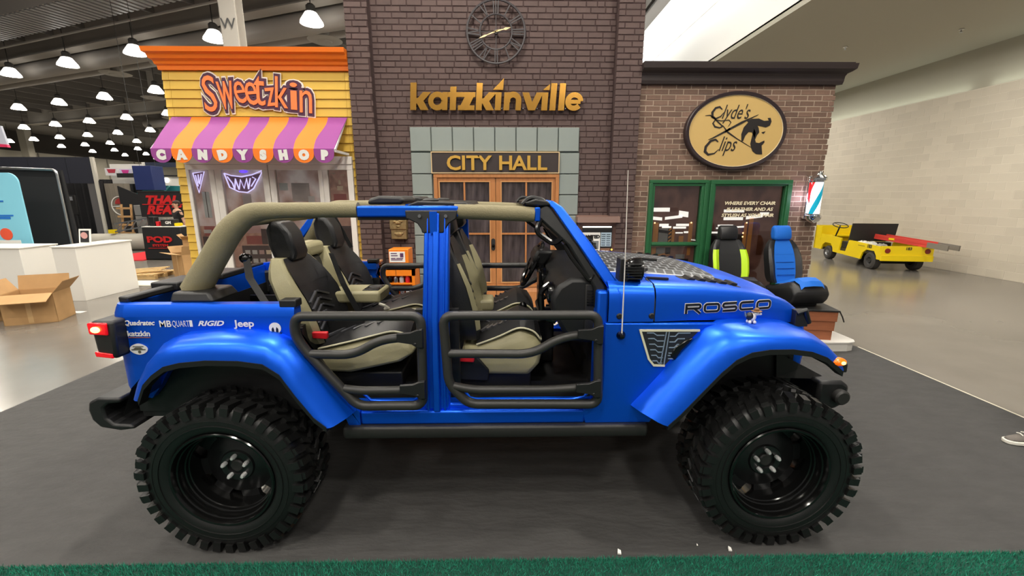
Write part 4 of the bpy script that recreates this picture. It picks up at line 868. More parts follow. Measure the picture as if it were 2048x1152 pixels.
# decals
def decal(s, x0, x1, z, h, bold=.001, shear=0, m=WHV):
    q = text(s, h, (0, 2.1765, z), .0015, bold=bold, shear=shear, align='LEFT'); a, b = min(p.x for p in q.v), max(p.x for p in q.v)
    for p in q.v: p.x = x0+(p.x-a)*(x1-x0)/(b-a)
    q.build('sticker_text', m, car)
decal('Quadratec', -1.998, -1.84, 1.257, .026, .001, .22); decal('MB', -1.816, -1.755, 1.247, .034, .0008); decal('QUART', -1.75, -1.662, 1.247, .034, -.0006)
MB().box(-1.659, -1.645, 2.175, 2.178, 1.247, 1.281).build('sticker_bar', WHV, car)
decal('RIGID', -1.617, -1.479, 1.252, .026, .0012, .35); decal('Jeep', -1.431, -1.325, 1.246, .036, .0012); decal('GRAPHIC STUDIO', -1.468, -1.292, 1.219, .009, .0003)
decal('katzkin', -1.992, -1.875, 1.197, .028, .001); MB().box(-1.99, -1.877, 2.175, 2.178, 1.187, 1.190).build('sticker_rule', mat('copper ink', (150, 92, 66), .5), car)
q = MB(); q.prism(arc(-1.217, 1.236, .031, 0, 360, 24)[:-1], 2.175, 2.178); q.build('sticker_emblem', WHV, car)
q = MB(); q.prism([(-1.234, 1.207), (-1.234, 1.233), (-1.226, 1.243), (-1.222, 1.23), (-1.222, 1.207)], 2.173, 2.1752); q.prism([(-1.20, 1.207), (-1.20, 1.233), (-1.208, 1.243), (-1.212, 1.23), (-1.212, 1.207)], 2.173, 2.1752); q.prism([(-1.25, 1.202), (-1.184, 1.202), (-1.184, 1.212), (-1.25, 1.212)], 2.173, 2.1752); q.build('sticker_emblem_bars', mat('decal black', (14, 18, 40), .5), car)
decal('MOPAR', -1.247, -1.187, 1.194, .009, .0003)
q = MB(); q.prism([(-1.948+.047*math.copysign(abs(math.cos(R(a)))**1.3, math.cos(R(a))), 1.124+.031*math.sin(R(a))) for a in range(0, 360, 15)], 2.175, 2.178); q.build('sticker_oval', WHV, car)
q = MB(); q.box(-1.985, -1.912, 2.173, 2.1755, 1.119, 1.124); q.prism(arc(-1.945, 1.109, .008, 0, 360, 10)[:-1], 2.173, 2.1755); q.box(-1.975, -1.92, 2.173, 2.1755, 1.137, 1.141); q.prism([(-1.975, 1.126), (-1.925, 1.126), (-1.935, 1.134), (-1.962, 1.134)], 2.173, 2.1755); q.build('sticker_oval_print', mat('sticker ink', (84, 82, 66), .5), car)
# ROSCO along the hood side: rounded wide glyphs, white outline under black fill
GW = .088
def rr(x0, x1, z0, z1, c, n=4):
    out = []
    for cx_, cz_, a0 in ((x1-c, z1-c, 0), (x0+c, z1-c, 90), (x0+c, z0+c, 180), (x1-c, z0+c, 270)): out += arc(cx_, cz_, c, a0, a0+90, n)
    return out
Rz0, Rz1 = 1.304, 1.345
def gl(ch, x):
    a, b, z0, z1, zm = x, x+.083, Rz0, Rz1, (Rz0+Rz1)/2; c = .014
    if ch == 'O': return [(rr(a, b, z0, z1, c), True)]
    if ch == 'C': return [([(b, z1)]+arc(a+c, z1-c, c, 90, 180, 5)+arc(a+c, z0+c, c, 180, 270, 5)+[(b, z0)], False)]
    if ch == 'S': return [([(b, z1)]+arc(a+.01, (z1+zm)/2, .0105, 90, 270, 6)+arc(b-.01, (z0+zm)/2, .0105, 90, -90, 6)+[(a, z0)], False)]
    return [([(a, z0-.009), (a, z1)]+arc(b-.012, (z1+zm)/2, .0105, 90, -90, 6)+[(a, zm)], False), ([(a+.045, zm), (b, z0-.009)], False)]
for i, ch in enumerate('ROSCO'):
    for k, (w_, m, nm) in enumerate(((.0185, WHV, 'name_outline'), (.012, mat('name black', (16, 17, 20), .4), 'name_letter'))):
        q = MB()
        for pts, cl_ in gl(ch, .982+i*.1075): q.stroke(pts[:-1] if cl_ and pts[0] == pts[-1] else pts, w_, 0, .002, cl_)
        for p in q.v: p.y = yn(p.x)-.004-.002*k+p.y+.0
        q.build(nm, m, HOOD)
# ---- windscreen frame
q = MB(); q.loft([[(.565, 2.25, 1.425), (.645, 2.255, 1.42), (.635, 2.33, 1.42), (.575, 2.33, 1.425)], [(.40, 2.30, 1.66), (.475, 2.305, 1.665), (.47, 2.37, 1.665), (.41, 2.37, 1.66)], [(.262, 2.355, 1.855), (.318, 2.36, 1.862), (.318, 2.42, 1.862), (.27, 2.42, 1.855)], [(.225, 2.37, 1.89), (.262, 2.37, 1.897), (.262, 2.43, 1.897), (.23, 2.43, 1.89)]]); both(q, 'windscreen_pillar', BLUE, bev=.008)
q = MB(); q.loft([[(.222, y, 1.865), (.29, y, 1.86), (.272, y, 1.895), (.228, y, 1.90)] for y in (2.42, 3.50)]); q.build('windscreen_header', BLUE, car, bev=.01)
q = MB(); q.box(.56, .66, 2.25, 3.67, 1.405, 1.43); q.build('windscreen_base', BLUE, car, bev=.008)
q = MB(); q.hexa([(.60, 2.33, 1.43), (.606, 2.33, 1.43), (.606, 3.59, 1.43), (.60, 3.59, 1.43), (.262, 2.42, 1.87), (.268, 2.42, 1.87), (.268, 3.5, 1.87), (.262, 3.5, 1.87)]); q.build('windscreen_glass', GLASS, car)
q = MB(); q.loft([[(.50, 2.27, 1.30), (.565, 2.26, 1.30), (.565, 2.34, 1.30), (.50, 2.34, 1.30)], [(.49, 2.275, 1.43), (.558, 2.265, 1.43), (.558, 2.35, 1.43), (.48, 2.35, 1.43)], [(.345, 2.31, 1.66), (.395, 2.31, 1.665), (.395, 2.39, 1.66), (.33, 2.39, 1.66)], [(.19, 2.36, 1.80), (.262, 2.36, 1.85), (.262, 2.43, 1.85), (.16, 2.43, 1.80)], [(.145, 2.37, 1.81), (.225, 2.375, 1.885), (.225, 2.44, 1.885), (.12, 2.44, 1.82)]]); both(q, 'pillar_trim', BLK, bev=.012)
q = MB(); q.tube(fillet([(.20, 2.37, 1.80), (.17, 2.35, 1.73), (.27, 2.33, 1.66), (.32, 2.34, 1.70)], .04), .016, 8); q.tube(fillet([(.33, 2.34, 1.66), (.36, 2.32, 1.60), (.47, 2.29, 1.46), (.49, 2.29, 1.50)], .03), .012, 8); both(q, 'grab_handle', BLKG, smooth=True)
q = MB(); q.loft([[(x, y, z) for x, z in ((.11, 1.885), (.17, 1.905), (.235, 1.895), (.26, 1.87), (.2, 1.865), (.13, 1.872))] for y in (2.36, 2.42, 3.50, 3.56)]); q.build('header_cover', BLK, car, bev=.008)
q = MB(); q.tube(fillet([(.10, 2.40, 1.875), (.14, 2.40, 1.915), (.215, 2.40, 1.90), (.24, 2.39, 1.86)], .04), .013, 8); both(q, 'header_latch', BLK, smooth=True)
# ---- B pillar
def pil(x0, x1, dy=0):
    q = MB(); pts = [(2.20, .745), (2.195, 1.0), (2.20, 1.28), (2.27, 1.55), (2.34, 1.83)]
    q.loft([[(lerp(x0, x0+.018, k/4), y-dy, z), (lerp(x1, x1+.012, k/4), y-dy, z), (lerp(x1, x1+.012, k/4), y+.07, z), (lerp(x0, x0+.018, k/4), y+.07, z)] for k, (y, z) in enumerate(pts)]); return q
q = pil(-.452, -.312); both(q, 'centre_pillar', BLUE, bev=.008)
q = pil(-.40, -.362, .028); both(q, 'pillar_rib', BLUE, bev=.006)
q = pil(-.435, -.422, .014).merge(pil(-.343, -.33, .014)); both(q, 'pillar_flange', BLUE, bev=.003)
q = MB(); q.prism([(-.535, 1.845), (-.255, 1.845), (-.26, 1.80), (-.30, 1.775), (-.325, 1.735), (-.33, 1.725), (-.41, 1.725), (-.445, 1.725), (-.45, 1.745), (-.47, 1.775), (-.51, 1.795), (-.53, 1.80)], 2.325, 2.37)
for p in q.v: p.y -= (1.845-p.z)*.13
both(q, 'pillar_bracket', BLK, bev=.006)
q = MB(); q.prism([(-.398, 1.725), (-.36, 1.725), (-.36, 1.84), (-.398, 1.84)], 2.288, 2.315); both(q, 'bracket_strip', BLUE)
q = MB(); [q.lathe([(0, -.006), (.009, -.006), (.01, 0)], (x, 2.315, 1.815), 'y', 10) for x in (-.455, -.315)]; both(q, 'bracket_bolt', SIL)
# ---- roll bar
bar = fillet([(-1.745, 2.37, 1.40), (-1.66, 2.37, 1.52), (-1.50, 2.37, 1.745), (-1.38, 2.375, 1.838), (-1.15, 2.38, 1.846), (-.80, 2.38, 1.846)], .16, 8)
n = len(bar); rad = [interp([0, .35, .62, .8, 1], [.074, .067, .056, .043, .042], i/(n-1)) for i in range(n)]
q = MB(); q.tube(bar, rad, 14); both(q, 'roll_bar_padding', TANC, smooth=True)
q = MB(); q.tube([(-.275, 2.38, 1.838), (-.1, 2.38, 1.832), (.06, 2.38, 1.826), (.165, 2.38, 1.82)], [.04, .042, .042, .041], 14); both(q, 'roll_bar_padding', TANC, smooth=True)
q = MB(); q.box(-.80, -.25, 2.34, 2.42, 1.808, 1.868); both(q, 'roof_rail', BLUE, bev=.01)
q = MB(); q.box(-.80, -.53, 2.36, 2.42, 1.792, 1.808); both(q, 'rail_gasket', BLK)
q = MB(); q.box(.165, .195, 2.345, 2.415, 1.785, 1.86); both(q, 'rail_end', BLUE, bev=.005)
q = MB(); q.box(-.47, -.33, 2.42, 3.50, 1.83, 1.87); q.build('cross_bar', BLK, car, bev=.015)
q = MB(); q.tube([(-1.42, 2.42, 1.80), (-1.42, 3.50, 1.80)], .045, 12); q.build('rear_cross_bar', TANC, car, smooth=True)
for y0, y1 in ((2.50, 2.85), (3.05, 3.40)):
    q = MB(); q.loft([[(x, y, z) for x, z in ((-.79, 1.872), (-.60, 1.872), (-.57, 1.895), (-.60, 1.918), (-.72, 1.922), (-.78, 1.905))] for y in (y0, y1)]); q.build('sound_pod', BLKM, car, bev=.015)
q = MB(); q.loft([[(x, y, z) for x, z in ((-.57, 1.865), (-.20, 1.862), (-.22, 1.885), (-.5, 1.893))] for y in (2.5, 3.42)]); q.build('overhead_panel', BLK, car, bev=.008)
for y in (2.66, 3.2): MB().ell((-.45, y, 1.896), .05, .05, .014).build('dome_lamp', BLKM, car, smooth=True)
q = MB(); q.hexa([(-1.80, 2.24, 1.362), (-1.565, 2.24, 1.362), (-1.565, 2.48, 1.362), (-1.80, 2.48, 1.362), (-1.79, 2.26, 1.415), (-1.60, 2.26, 1.415), (-1.60, 2.47, 1.415), (-1.79, 2.47, 1.415)]); both(q, 'roll_bar_foot', BLK, bev=.012)
# rear diagonal belt parts
q = MB(); q.ell((-1.47, 2.42, 1.575), .035, .03, .03); both(q, 'belt_guide', BLKG, smooth=True)
q = MB(); q.loft([[(-1.475, 2.40, 1.575), (-1.435, 2.40, 1.575), (-1.435, 2.403, 1.575), (-1.475, 2.403, 1.575)], [(-1.455, 2.37, 1.47), (-1.41, 2.37, 1.47), (-1.41, 2.373, 1.47), (-1.455, 2.373, 1.47)], [(-1.345, 2.31, 1.33), (-1.30, 2.31, 1.33), (-1.30, 2.313, 1.33), (-1.345, 2.313, 1.33)]]); both(q, 'seat_belt', mat('belt webbing', (48, 47, 46), .8), smooth=True)
q = MB(); q.bar((-1.66, 3.50, 1.60), (-1.50, 3.52, 1.80), .06, .05, (0, 1, 0)); q.build('rear_brace', BLUE, car, bev=.008)
q = MB(); [q.bar((-1.36, 3.42, 1.80), (x, 3.40, 1.52), .03, .006, (0, 1, 0)) for x in (-1.50, -1.22)]; q.build('hanging_belt', BLK, car)
# ---- interior tub
q = MB(); q.box(-2.05, .56, 2.24, 3.68, .70, .74); q.box(-2.05, -1.10, 2.225, 2.24, .74, 1.22); q.box(-2.05, -1.10, 3.68, 3.695, .74, 1.22); q.box(-2.05, -2.045, 2.24, 3.68, .74, 1.2); q.box(.52, .56, 2.24, 3.68, .70, 1.30); q.box(-1.95, -1.15, 2.24, 2.45, .74, 1.20); q.box(-1.95, -1.15, 3.47, 3.68, .74, 1.20); q.box(-.5, -.26, 2.30, 2.34, .74, 1.3); q.box(-.5, -.26, 3.58, 3.62, .74, 1.3); q.build('interior_tub', BLK, car)
q = MB(); q.box(-1.95, -1.15, 2.245, 2.34, 1.20, 1.25); both(q, 'trim_panel', mat('grey interior trim', (46, 44, 46), .6), bev=.02)
q = MB(); q.box(-2.09, -2.05, 2.3, 3.62, 1.352, 1.37); q.box(-2.10, -1.94, 2.5, 2.75, 1.37, 1.42); q.box(-2.04, -1.90, 2.85, 3.1, 1.37, 1.41); q.bar((-2.05, 2.25, 1.375), (-1.93, 2.8, 1.40), .06, .035); q.build('tailgate_hinge_bar', BLK, car, bev=.012)
q = MB(); q.box(-1.19, -1.10, 2.19, 2.26, 1.345, 1.385); both(q, 'door_striker_block', BLK, bev=.006)
# ---- seats
def seat(parent, x, yc, z, W, L, H, lean, mm, quilt=True, sub=False, hr=(.10, .25, .24), hrz=.02, bolst=None, iw=.93, bench=False):
    """one bucket seat facing +x: cushion, inserts, backrest, bolsters, headrest; parts hang under the cushion"""
    mS, mI, mB, mH = mm; w_ = W/2
    P = lambda a, y, b: (x+a, yc+y, z+b)
    q = MB(); prof = [(-.06, -.20), (L-.08, -.21), (L-.02, -.14), (L, -.03), (L-.045, .06), (L-.14, .095), (.02, -.02), (-.06, -.02)]
    if bench: prof[0:3] = [(-.06, -.15), (L*.35, -.165), (L-.1, -.075)]; prof[3] = (L-.005, .0)
    q.loft([[P(a*.97, y, (b*.7-.05 if b > -.1 else b)) for a, b in prof] if e else [P(a, y, b-.018 if b > -.1 else b) for a, b in prof] for y, e in ((-w_, 1), (-w_+.04, 0), (w_-.04, 0), (w_, 1))]); base = q.build('seat_cushion', mS, parent, bev=.02)
    q = MB(); q.loft([[P(a, y, b+(-.012 if abs(y) > w_*.6 else (.026 if abs(y) > .01 else .034))*(1 if a > .1 else .5)) for y in (-w_*iw, -w_*.5, 0, w_*.5, w_*iw)] for a, b in ((.03, -.008), (L*.35, .035), (L-.14, .103), (L-.05, .072), (L-.012, .01))], False)
    q.build('cushion_insert', mI, base, smooth=True)
    if quilt:
        e_ = [P(a, -w_*iw, b-.01) for a, b in ((.03, -.008), (L*.35, .035), (L-.14, .103), (L-.05, .072), (L-.012, .012))]; f_ = [(p_[0], 2*yc-p_[1], p_[2]) for p_ in reversed(e_)]
        q = MB(); q.tube(fillet(e_+f_, .05, 4), .006, 6); q.build('piping', mat('pale piping', (196, 190, 160), .5), base, smooth=True)
    tn = math.tan(R(lean)); N = 9
    wv = lambda t: w_*interp([0, .15, .6, .85, 1], [.82, .98, 1, .88, .66], t)
    xo = lambda t: -tn*H*t+.02*math.sin(math.pi*t)
    bz = lambda t: interp([0, .2, .55, .8, 1], [.05, .065, .06, .035, .01], t)
    def sec(t):
        ww, b, c = wv(t), bz(t), xo(t); tk = interp([0, .8, 1], [.12, .11, .06], t)
        return [P(c-tk, -ww*.8, H*t), P(c-tk*.6, -ww, H*t), P(c+b*.6, -ww, H*t), P(c+b, -ww*.86, H*t), P(c+.012, -ww*.62, H*t), P(c+.006, 0, H*t), P(c+.012, ww*.62, H*t), P(c+b, ww*.86, H*t), P(c+b*.6, ww, H*t), P(c-tk*.6, ww, H*t), P(c-tk, ww*.8, H*t)]
    ts = [i/N for i in range(N+1)]
    q = MB(); q.loft([sec(t) for t in ts]); q.build('backrest', mS if bolst != 1 else mH, base, smooth=True)
    off = Vector((.006, 0, 0))
    ia, ib = (3, 8) if bolst == 2 else (4, 7)
    q = MB(); q.loft([[Vector(p)+off for p in sec(t)[ia:ib]] for t in ts[0:7]], False); q.build('backrest_insert', mI, base, smooth=True)
    if bolst == 1:
        for a, b in ((2, 5), (6, 9)):
            q = MB(); sgn = -1 if a == 1 else 1
            q.loft([[Vector(p)+Vector((.005, sgn*.004, 0)) for p in sec(t)[a:b]] for t in ts[1:8]], False); q.build('side_bolster', mB, base, smooth=True)
    q = MB(); q.loft([[Vector(p)+off*1.3 for p in sec(t)[ia:ib]] for t in ts[6:10]], False); q.build('shoulder_panel', mH, base, smooth=True)
    if quilt:
        q = MB()
        for k in range(5):
            t = .12+.085*k; c = lambda s_: Vector(P(xo(t+s_)+.022, 0, H*(t+s_)))
            for sgn in (-1, 1):
                a = c(.09); a.y = yc+sgn*.012; b = c(0); b.y = yc+sgn*w_*.5; q.bar(a, b, .012, .014, (1, 0, 0))
            aa = .05+(L-.24)*k/5; zz = interp([.03, L*.35, L-.14], [-.008, .035, .103], aa)
            for sgn in (-1, 1): q.bar(P(aa+.06, sgn*.012, zz+.038), P(aa, sgn*w_*.5, zz+.03), .014, .012)
        q.build('quilting', mat('quilted black leather', (62, 62, 66), .35), base)
    hx = xo(1)-.0
    q = MB(); d, h, ww = hr
    q.loft([[P(hx+a*d-tn*b*h*.6, s_*ww/2, H+hrz+b*h) for a, b in ((-.62, .0), (.38, .0), (.55, .2), (.5, .75), (.3, .97), (-.3, 1.0), (-.6, .8), (-.68, .4))] for s_ in (-1, -.86, .86, 1)]) if False else None
    pr = [(-.55, .02), (.35, .0), (.55, .2), (.5, .7), (.25, .97), (-.25, 1.0), (-.55, .8), (-.65, .4)]
    q.loft([[P(hx+a*d*(.75 if e else 1)-tn*b*h*.5, s_*ww/2, H+hrz+(.5+(b-.5)*(.86 if e else 1))*h) for a, b in pr] for s_, e in ((-1, 1), (-.8, 0), (.8, 0), (1, 1))]); q.build('headrest', mH, base, bev=.02, smooth=True)
    q = MB(); [q.tube([P(hx, s_*.05, H-.06), P(hx-tn*.05, s_*.05, H+hrz+.04)], .007, 6) for s_ in (-1, 1)]; q.build('headrest_post', SIL, base)
    return base
JM = (TAN, LEA, TAN, LEA)
for yc_ in (2.66, 3.26):
    s1 = seat(car, -.20, yc_, 1.07, .52, .43, .60, 14, JM, bolst=1, hr=(.10, .17, .24))
    s2 = seat(car, -1.13, yc_+(-.02 if yc_ < 3 else .02), 1.06, .54, .62, .50, 20, JM, bolst=2, hr=(.13, .24, .19), hrz=-.025, bench=True)
    yy = yc_-.27 if yc_ < 3 else yc_+.27
    for sx, zz in ((-.27, .96), (-1.12, 1.11)):
        q = MB(); q.loft([[(sx+a, yy-.02+b, zz+c) for a, b, c in ((0, 0, 0), (.085, 0, -.005), (.09, .025, .002), (.0, .025, .006))], [(sx+a, yy-.02+b, zz+.04+c) for a, b, c in ((0, .0, 0), (.09, .0, -.004), (.09, .025, 0), (.0, .025, .0))]]); q.build('belt_buckle', RED, car, bev=.006)
    q = MB(); q.prism([(-.30, .84), (-.10, .83), (-.095, .90), (-.16, .98), (-.27, 1.04), (-.31, 1.0)], yy-.005, yy+.02); q.build('seat_hinge_cover', BLK, car, bev=.008)
    MB().box(-.28, .16, yc_-.22, yc_+.22, .74, .865).build('seat_base', BLK, car, bev=.01)
    MB().box(-1.1, -.62, yc_-.24, yc_+.24, .74, .88).build('bench_base', BLK, car, bev=.01)
# rear middle: small backrest, tan headrest, folded armrest with cup holders
q = MB(); q.loft([[(-1.17+a-.16*t, y, 1.06+.46*t) for a, y in ((-.1, 2.86), (.0, 2.86), (.0, 3.06), (-.1, 3.06))] for t in (0, .5, 1)]); q.build('middle_backrest', LEA, car, bev=.02)
q = MB(); q.box(-1.43, -1.30, 2.83, 3.09, 1.52, 1.615); q.build('middle_headrest', TAN, car, bev=.03, seg=3)
q = MB(); q.box(-1.25, -.85, 2.83, 3.09, 1.205, 1.285); ar = q.build('rear_armrest', TAN, car, bev=.018)
MB().box(-.98, -.87, 2.87, 3.05, 1.283, 1.289).build('cup_holder', BLK, ar, bev=.002)
q = MB(); [q.lathe([(.045, 0), (.05, .003), (.055, 0)], (-.925, y, 1.289), 'z', 16) for y in (2.92, 3.0)]; q.build('cup_ring', BLKG, ar)
q = MB(); q.tube([(-.86, 2.84, 1.20), (-.82, 2.83, 1.19), (-.80, 2.84, 1.17), (-.83, 2.85, 1.16)], .01, 6); q.build('pull_loop', mat('pale strap', (190, 186, 170), .6), ar)
q = MB(); q.loft([[(-1.17, 2.83, 1.55), (-1.14, 2.83, 1.55), (-1.14, 2.834, 1.55), (-1.17, 2.834, 1.55)], [(-1.10, 2.80, 1.35), (-1.06, 2.80, 1.35), (-1.06, 2.804, 1.35), (-1.10, 2.804, 1.35)], [(-.98, 2.78, 1.10), (-.94, 2.78, 1.10), (-.94, 2.784, 1.10), (-.98, 2.784, 1.10)]]); q.build('shoulder_belt', BLK, car)
# console, armrest, shifters
q = MB(); q.box(-.32, .35, 2.90, 3.02, .74, 1.06); q.build('centre_console', BLK, car, bev=.015)
q = MB(); q.box(-.33, -.08, 2.86, 3.06, 1.135, 1.215); q.build('centre_armrest', TAN, car, bev=.02)
q = MB(); q.tube([(.12, 2.96, 1.06), (.13, 2.96, 1.13)], .01, 8); q.ell((.13, 2.96, 1.15), .028, .028, .03); q.build('gear_shifter', BLKG, car, smooth=True)
q = MB(); q.tube([(-.02, 2.93, 1.06), (-.06, 2.93, 1.09), (.06, 2.93, 1.13)], .012, 8); q.build('hand_brake', SIL, car, smooth=True)
q = MB(); q.box(.0, .2, 2.91, 3.01, 1.06, 1.066); q.build('shifter_bezel', SIL, car)
# dashboard
q = MB(); q.loft([[(x, y, z) for x, z in ((.56, 1.08), (.40, 1.10), (.33, 1.16), (.27, 1.27), (.26, 1.36), (.30, 1.43), (.37, 1.475), (.60, 1.475))] for y in (2.31, 3.61)]); DASH = q.build('dashboard', BLK, car, bev=.025)
q = MB(); q.tube(fillet([(.265, 2.42, 1.42), (.21, 2.42, 1.38), (.22, 2.42, 1.22), (.30, 2.40, 1.20)], .04), .018, 8); q.tube(fillet([(.27, 2.38, 1.26), (.215, 2.40, 1.235), (.215, 2.75, 1.235), (.27, 2.77, 1.26)], .04), .016, 8); q.build('passenger_grab_bar', BLKG, DASH, smooth=True)
for y, z in ((2.42, 1.37), (2.86, 1.38), (3.06, 1.38), (3.50, 1.37)):
    MB().lathe([(.045, .01), (.05, -.005), (.058, -.012), (.062, .0), (.062, .02)], (.262, y, z), 'x', 18).build('air_vent', BLKG, DASH, smooth=True)
MB().box(.45, .56, 2.302, 2.312, 1.17, 1.44).build('dash_end_cap', BLKM, DASH, bev=.004)
q = MB(); [q.box(.46, .50, 2.297, 2.304, 1.32+k*.016, 1.328+k*.016) for k in range(6)]; q.build('side_vent', BLKG, DASH)
q = MB(); q.box(.235, .27, 2.87, 3.05, 1.15, 1.42); q.build('centre_stack', BLKG, DASH, bev=.01)
q = MB(); q.loft([[(x, y, z) for x, z in ((.30, 1.42), (.22, 1.42), (.20, 1.46), (.24, 1.535), (.36, 1.52))] for y in (3.08, 3.42)]); q.build('instrument_hood', BLK, DASH, bev=.02)
sc = Vector((.212, 3.25, 1.41)); ax = Vector((-.90, 0, .44)).normalized(); e1 = Vector((0, 1, 0)); e2 = ax.cross(e1)
q = MB(); q.tube([sc+(e1*math.cos(2*math.pi*k/28)+e2*math.sin(2*math.pi*k/28))*.178 for k in range(28)], .016, 8, ring=True); ST = q.build('steering_wheel', BLKG, car, smooth=True)
q = MB(); q.tube([sc-ax*.03, sc+ax*.012], [.065, .05], 14)
for an in (0, 180, 270):
    d = e1*math.cos(R(an))+e2*math.sin(R(an)); q.bar(sc-ax*.01, sc+d*.17, .035, .015, ax)
q.build('steering_hub', BLK, ST, smooth=True)
q = MB(); q.tube([sc-ax*.02, sc-ax*.2], .03, 10); q.build('steering_column', BLK, ST)
q = MB(); q.tube([sc-ax*.1+e1*.03, sc-ax*.08-e1*.16], .008, 6); q.tube([sc-ax*.1, sc-ax*.08+e1*.16], .008, 6); q.build('stalk', BLK, ST)
q = MB(); q.box(.16, .20, 2.86, 3.06, 1.76, 1.81); q.build('rear_view_mirror', BLK, car, bev=.015)
# ---- tube doors
def tdoor(outer, mid, low, hx):
    y = 2.14
    q = MB(); q.tube(fillet([(a, y, b) for a, b in outer], .055, 6, True), .0255, 12, ring=True); d = q.build('tube_door', TUBE, car, smooth=True)
    q2 = MB(); q2.tube(fillet([(a, y-.005 if i else y, b) for i, (a, b) in enumerate(mid)], .08), .024, 12); q2.build('middle_tube', TUBE, d, smooth=True)
    q3 = MB(); q3.tube(fillet([(a, y-.005 if i else y, b) for i, (a, b) in enumerate(low)], .08), .023, 12); q3.build('lower_tube', TUBE, d, smooth=True)
    hs = []
    for z in (mid[-1][1], low[-1][1]):
        h = MB(); h.prism([(hx-.115, z-.02), (hx-.04, z-.032), (hx-.01, z-.052), (hx+.018, z-.05), (hx+.018, z+.048), (hx-.01, z+.045), (hx-.045, z+.03), (hx-.115, z+.026)], y-.042, y-.02); h.tube([(hx+.008, y-.02, z-.06), (hx+.008, y-.02, z+.05)], .014, 8); h.tube([(hx-.02, y-.046, z-.03), (hx-.02, y-.04, z-.03)], .008, 8)
        h.build('door_hinge', BLK, d, bev=.006); hs.append(h)
    q.mirror().build('tube_door', TUBE, car, smooth=True); D2 = [o for o in car.children if o.name.startswith('tube_door')][-1]
    q2.mirror().build('middle_tube', TUBE, D2, smooth=True); q3.mirror().build('lower_tube', TUBE, D2, smooth=True)
    for h in hs: h.mirror().build('door_hinge', BLK, D2)
tdoor([(-1.085, 1.311), (-.437, 1.311), (-.447, .803), (-.80, .803), (-1.06, 1.135), (-1.10, 1.22)], [(-1.05, 1.104), (-.795, 1.10), (-.655, 1.185), (-.45, 1.20)], [(-.865, .905), (-.77, .895), (-.55, .897), (-.455, .912)], -.445)
tdoor([(-.322, 1.311), (.49, 1.311), (.51, .803), (-.20, .81), (-.305, .93)], [(-.30, 1.102), (.147, 1.098), (.29, 1.19), (.485, 1.215)], [(-.295, .92), (-.17, .895), (.25, .893), (.495, .912)], .495)
# ---- lamps, bumpers, steps, antenna, light pods
q = MB(); q.hexa([(-2.115, 2.12, 1.105), (-2.0, 2.10, 1.095), (-2.0, 2.30, 1.095), (-2.115, 2.32, 1.105), (-2.125, 2.12, 1.295), (-1.99, 2.10, 1.30), (-1.99, 2.30, 1.30), (-2.125, 2.32, 1.295)]); TL = both(q, 'tail_lamp', BLK, bev=.018)
RLE = mat('red tail lens', (210, 8, 24), .25, emit=.45)
for i, yo in enumerate((0, 1)):
    f = (lambda p: p) if i == 0 else (lambda p: (p[0], 2*YC-p[1], p[2]))
    MB().hexa([f(p) for p in [(-2.13, 2.112, 1.225), (-2.022, 2.094, 1.225), (-2.022, 2.13, 1.225), (-2.13, 2.30, 1.225), (-2.132, 2.112, 1.287), (-2.018, 2.094, 1.29), (-2.018, 2.13, 1.29), (-2.132, 2.30, 1.287)]]).build('tail_lens', RLE, TL[i], bev=.008)
    MB().hexa([f(p) for p in [(-2.12, 2.114, 1.105), (-2.02, 2.10, 1.10), (-2.02, 2.13, 1.10), (-2.12, 2.30, 1.105), (-2.122, 2.114, 1.132), (-2.02, 2.098, 1.125), (-2.02, 2.13, 1.125), (-2.122, 2.30, 1.132)]]).build('lower_lens', RLE, TL[i], bev=.004)
MB().ell((-2.078, 2.098, 1.256), .024, .01, .016, 10, 8).build('lamp_bulb', mat('hot bulb', (255, 190, 90), .3, emit=7), TL[0], smooth=True)
bpf = [(-2.09, .85), (-2.21, .852), (-2.262, .825), (-2.272, .78), (-2.262, .72), (-2.225, .675), (-2.12, .655), (-2.04, .665), (-2.06, .69), (-2.15, .695), (-2.185, .73), (-2.19, .79), (-2.16, .815), (-2.09, .82)]
q = MB(); q.prism(bpf, 2.16, 3.76); q.prism([(-2.10, .84), (-2.20, .845), (-2.27, .80), (-2.27, .74), (-2.22, .675), (-2.12, .66), (-2.03, .665), (-2.06, .70), (-2.10, .74), (-2.11, .80)], 2.42, 3.5); q.build('rear_bumper', BLK, car, bev=.012)
q = MB(); q.prism([(-2.04, .82), (-1.90, .88), (-1.86, .86), (-1.88, .82), (-2.03, .795)], 2.30, 2.36); both(q, 'bumper_bracket', BLUE, bev=.004)
q = MB(); q.loft([[(x, y, z) for x, z in ((1.84, .70), (1.95, .68), (2.02, .72), (2.025, .83), (1.98, .86), (1.84, .86))] for y in (2.28, 2.36, 3.56, 3.64)]); q.build('front_bumper', BLK, car, bev=.02)
q = MB(); q.lathe([(0, .025), (.045, .025), (.055, .01), (.055, -.04)], (2.02, 2.42, .775), 'x', 18); both(q, 'fog_lamp', BLKG, smooth=True)
q = MB(); q.lathe([(0, -.03), (.035, -.03), (.045, -.02), (.045, .03)], (1.965, 2.27, .77), 'y', 18); both(q, 'bumper_end_cap', BLKM, smooth=True)
q = MB(); q.hexa([(1.62, 2.34, .86), (1.95, 2.36, .84), (1.95, 2.37, .84), (1.62, 2.35, .86), (1.60, 2.34, 1.02), (1.80, 2.36, .92), (1.80, 2.37, .92), (1.60, 2.35, 1.02)]); both(q, 'frame_horn', BLKM)
q = MB(); q.loft([[(x, y, z) for y, z in ((2.15, .668), (2.24, .664), (2.24, .59), (2.16, .59), (2.142, .63))] for x in (-.90, .80)]); both(q, 'side_step', BLKM, bev=.012)
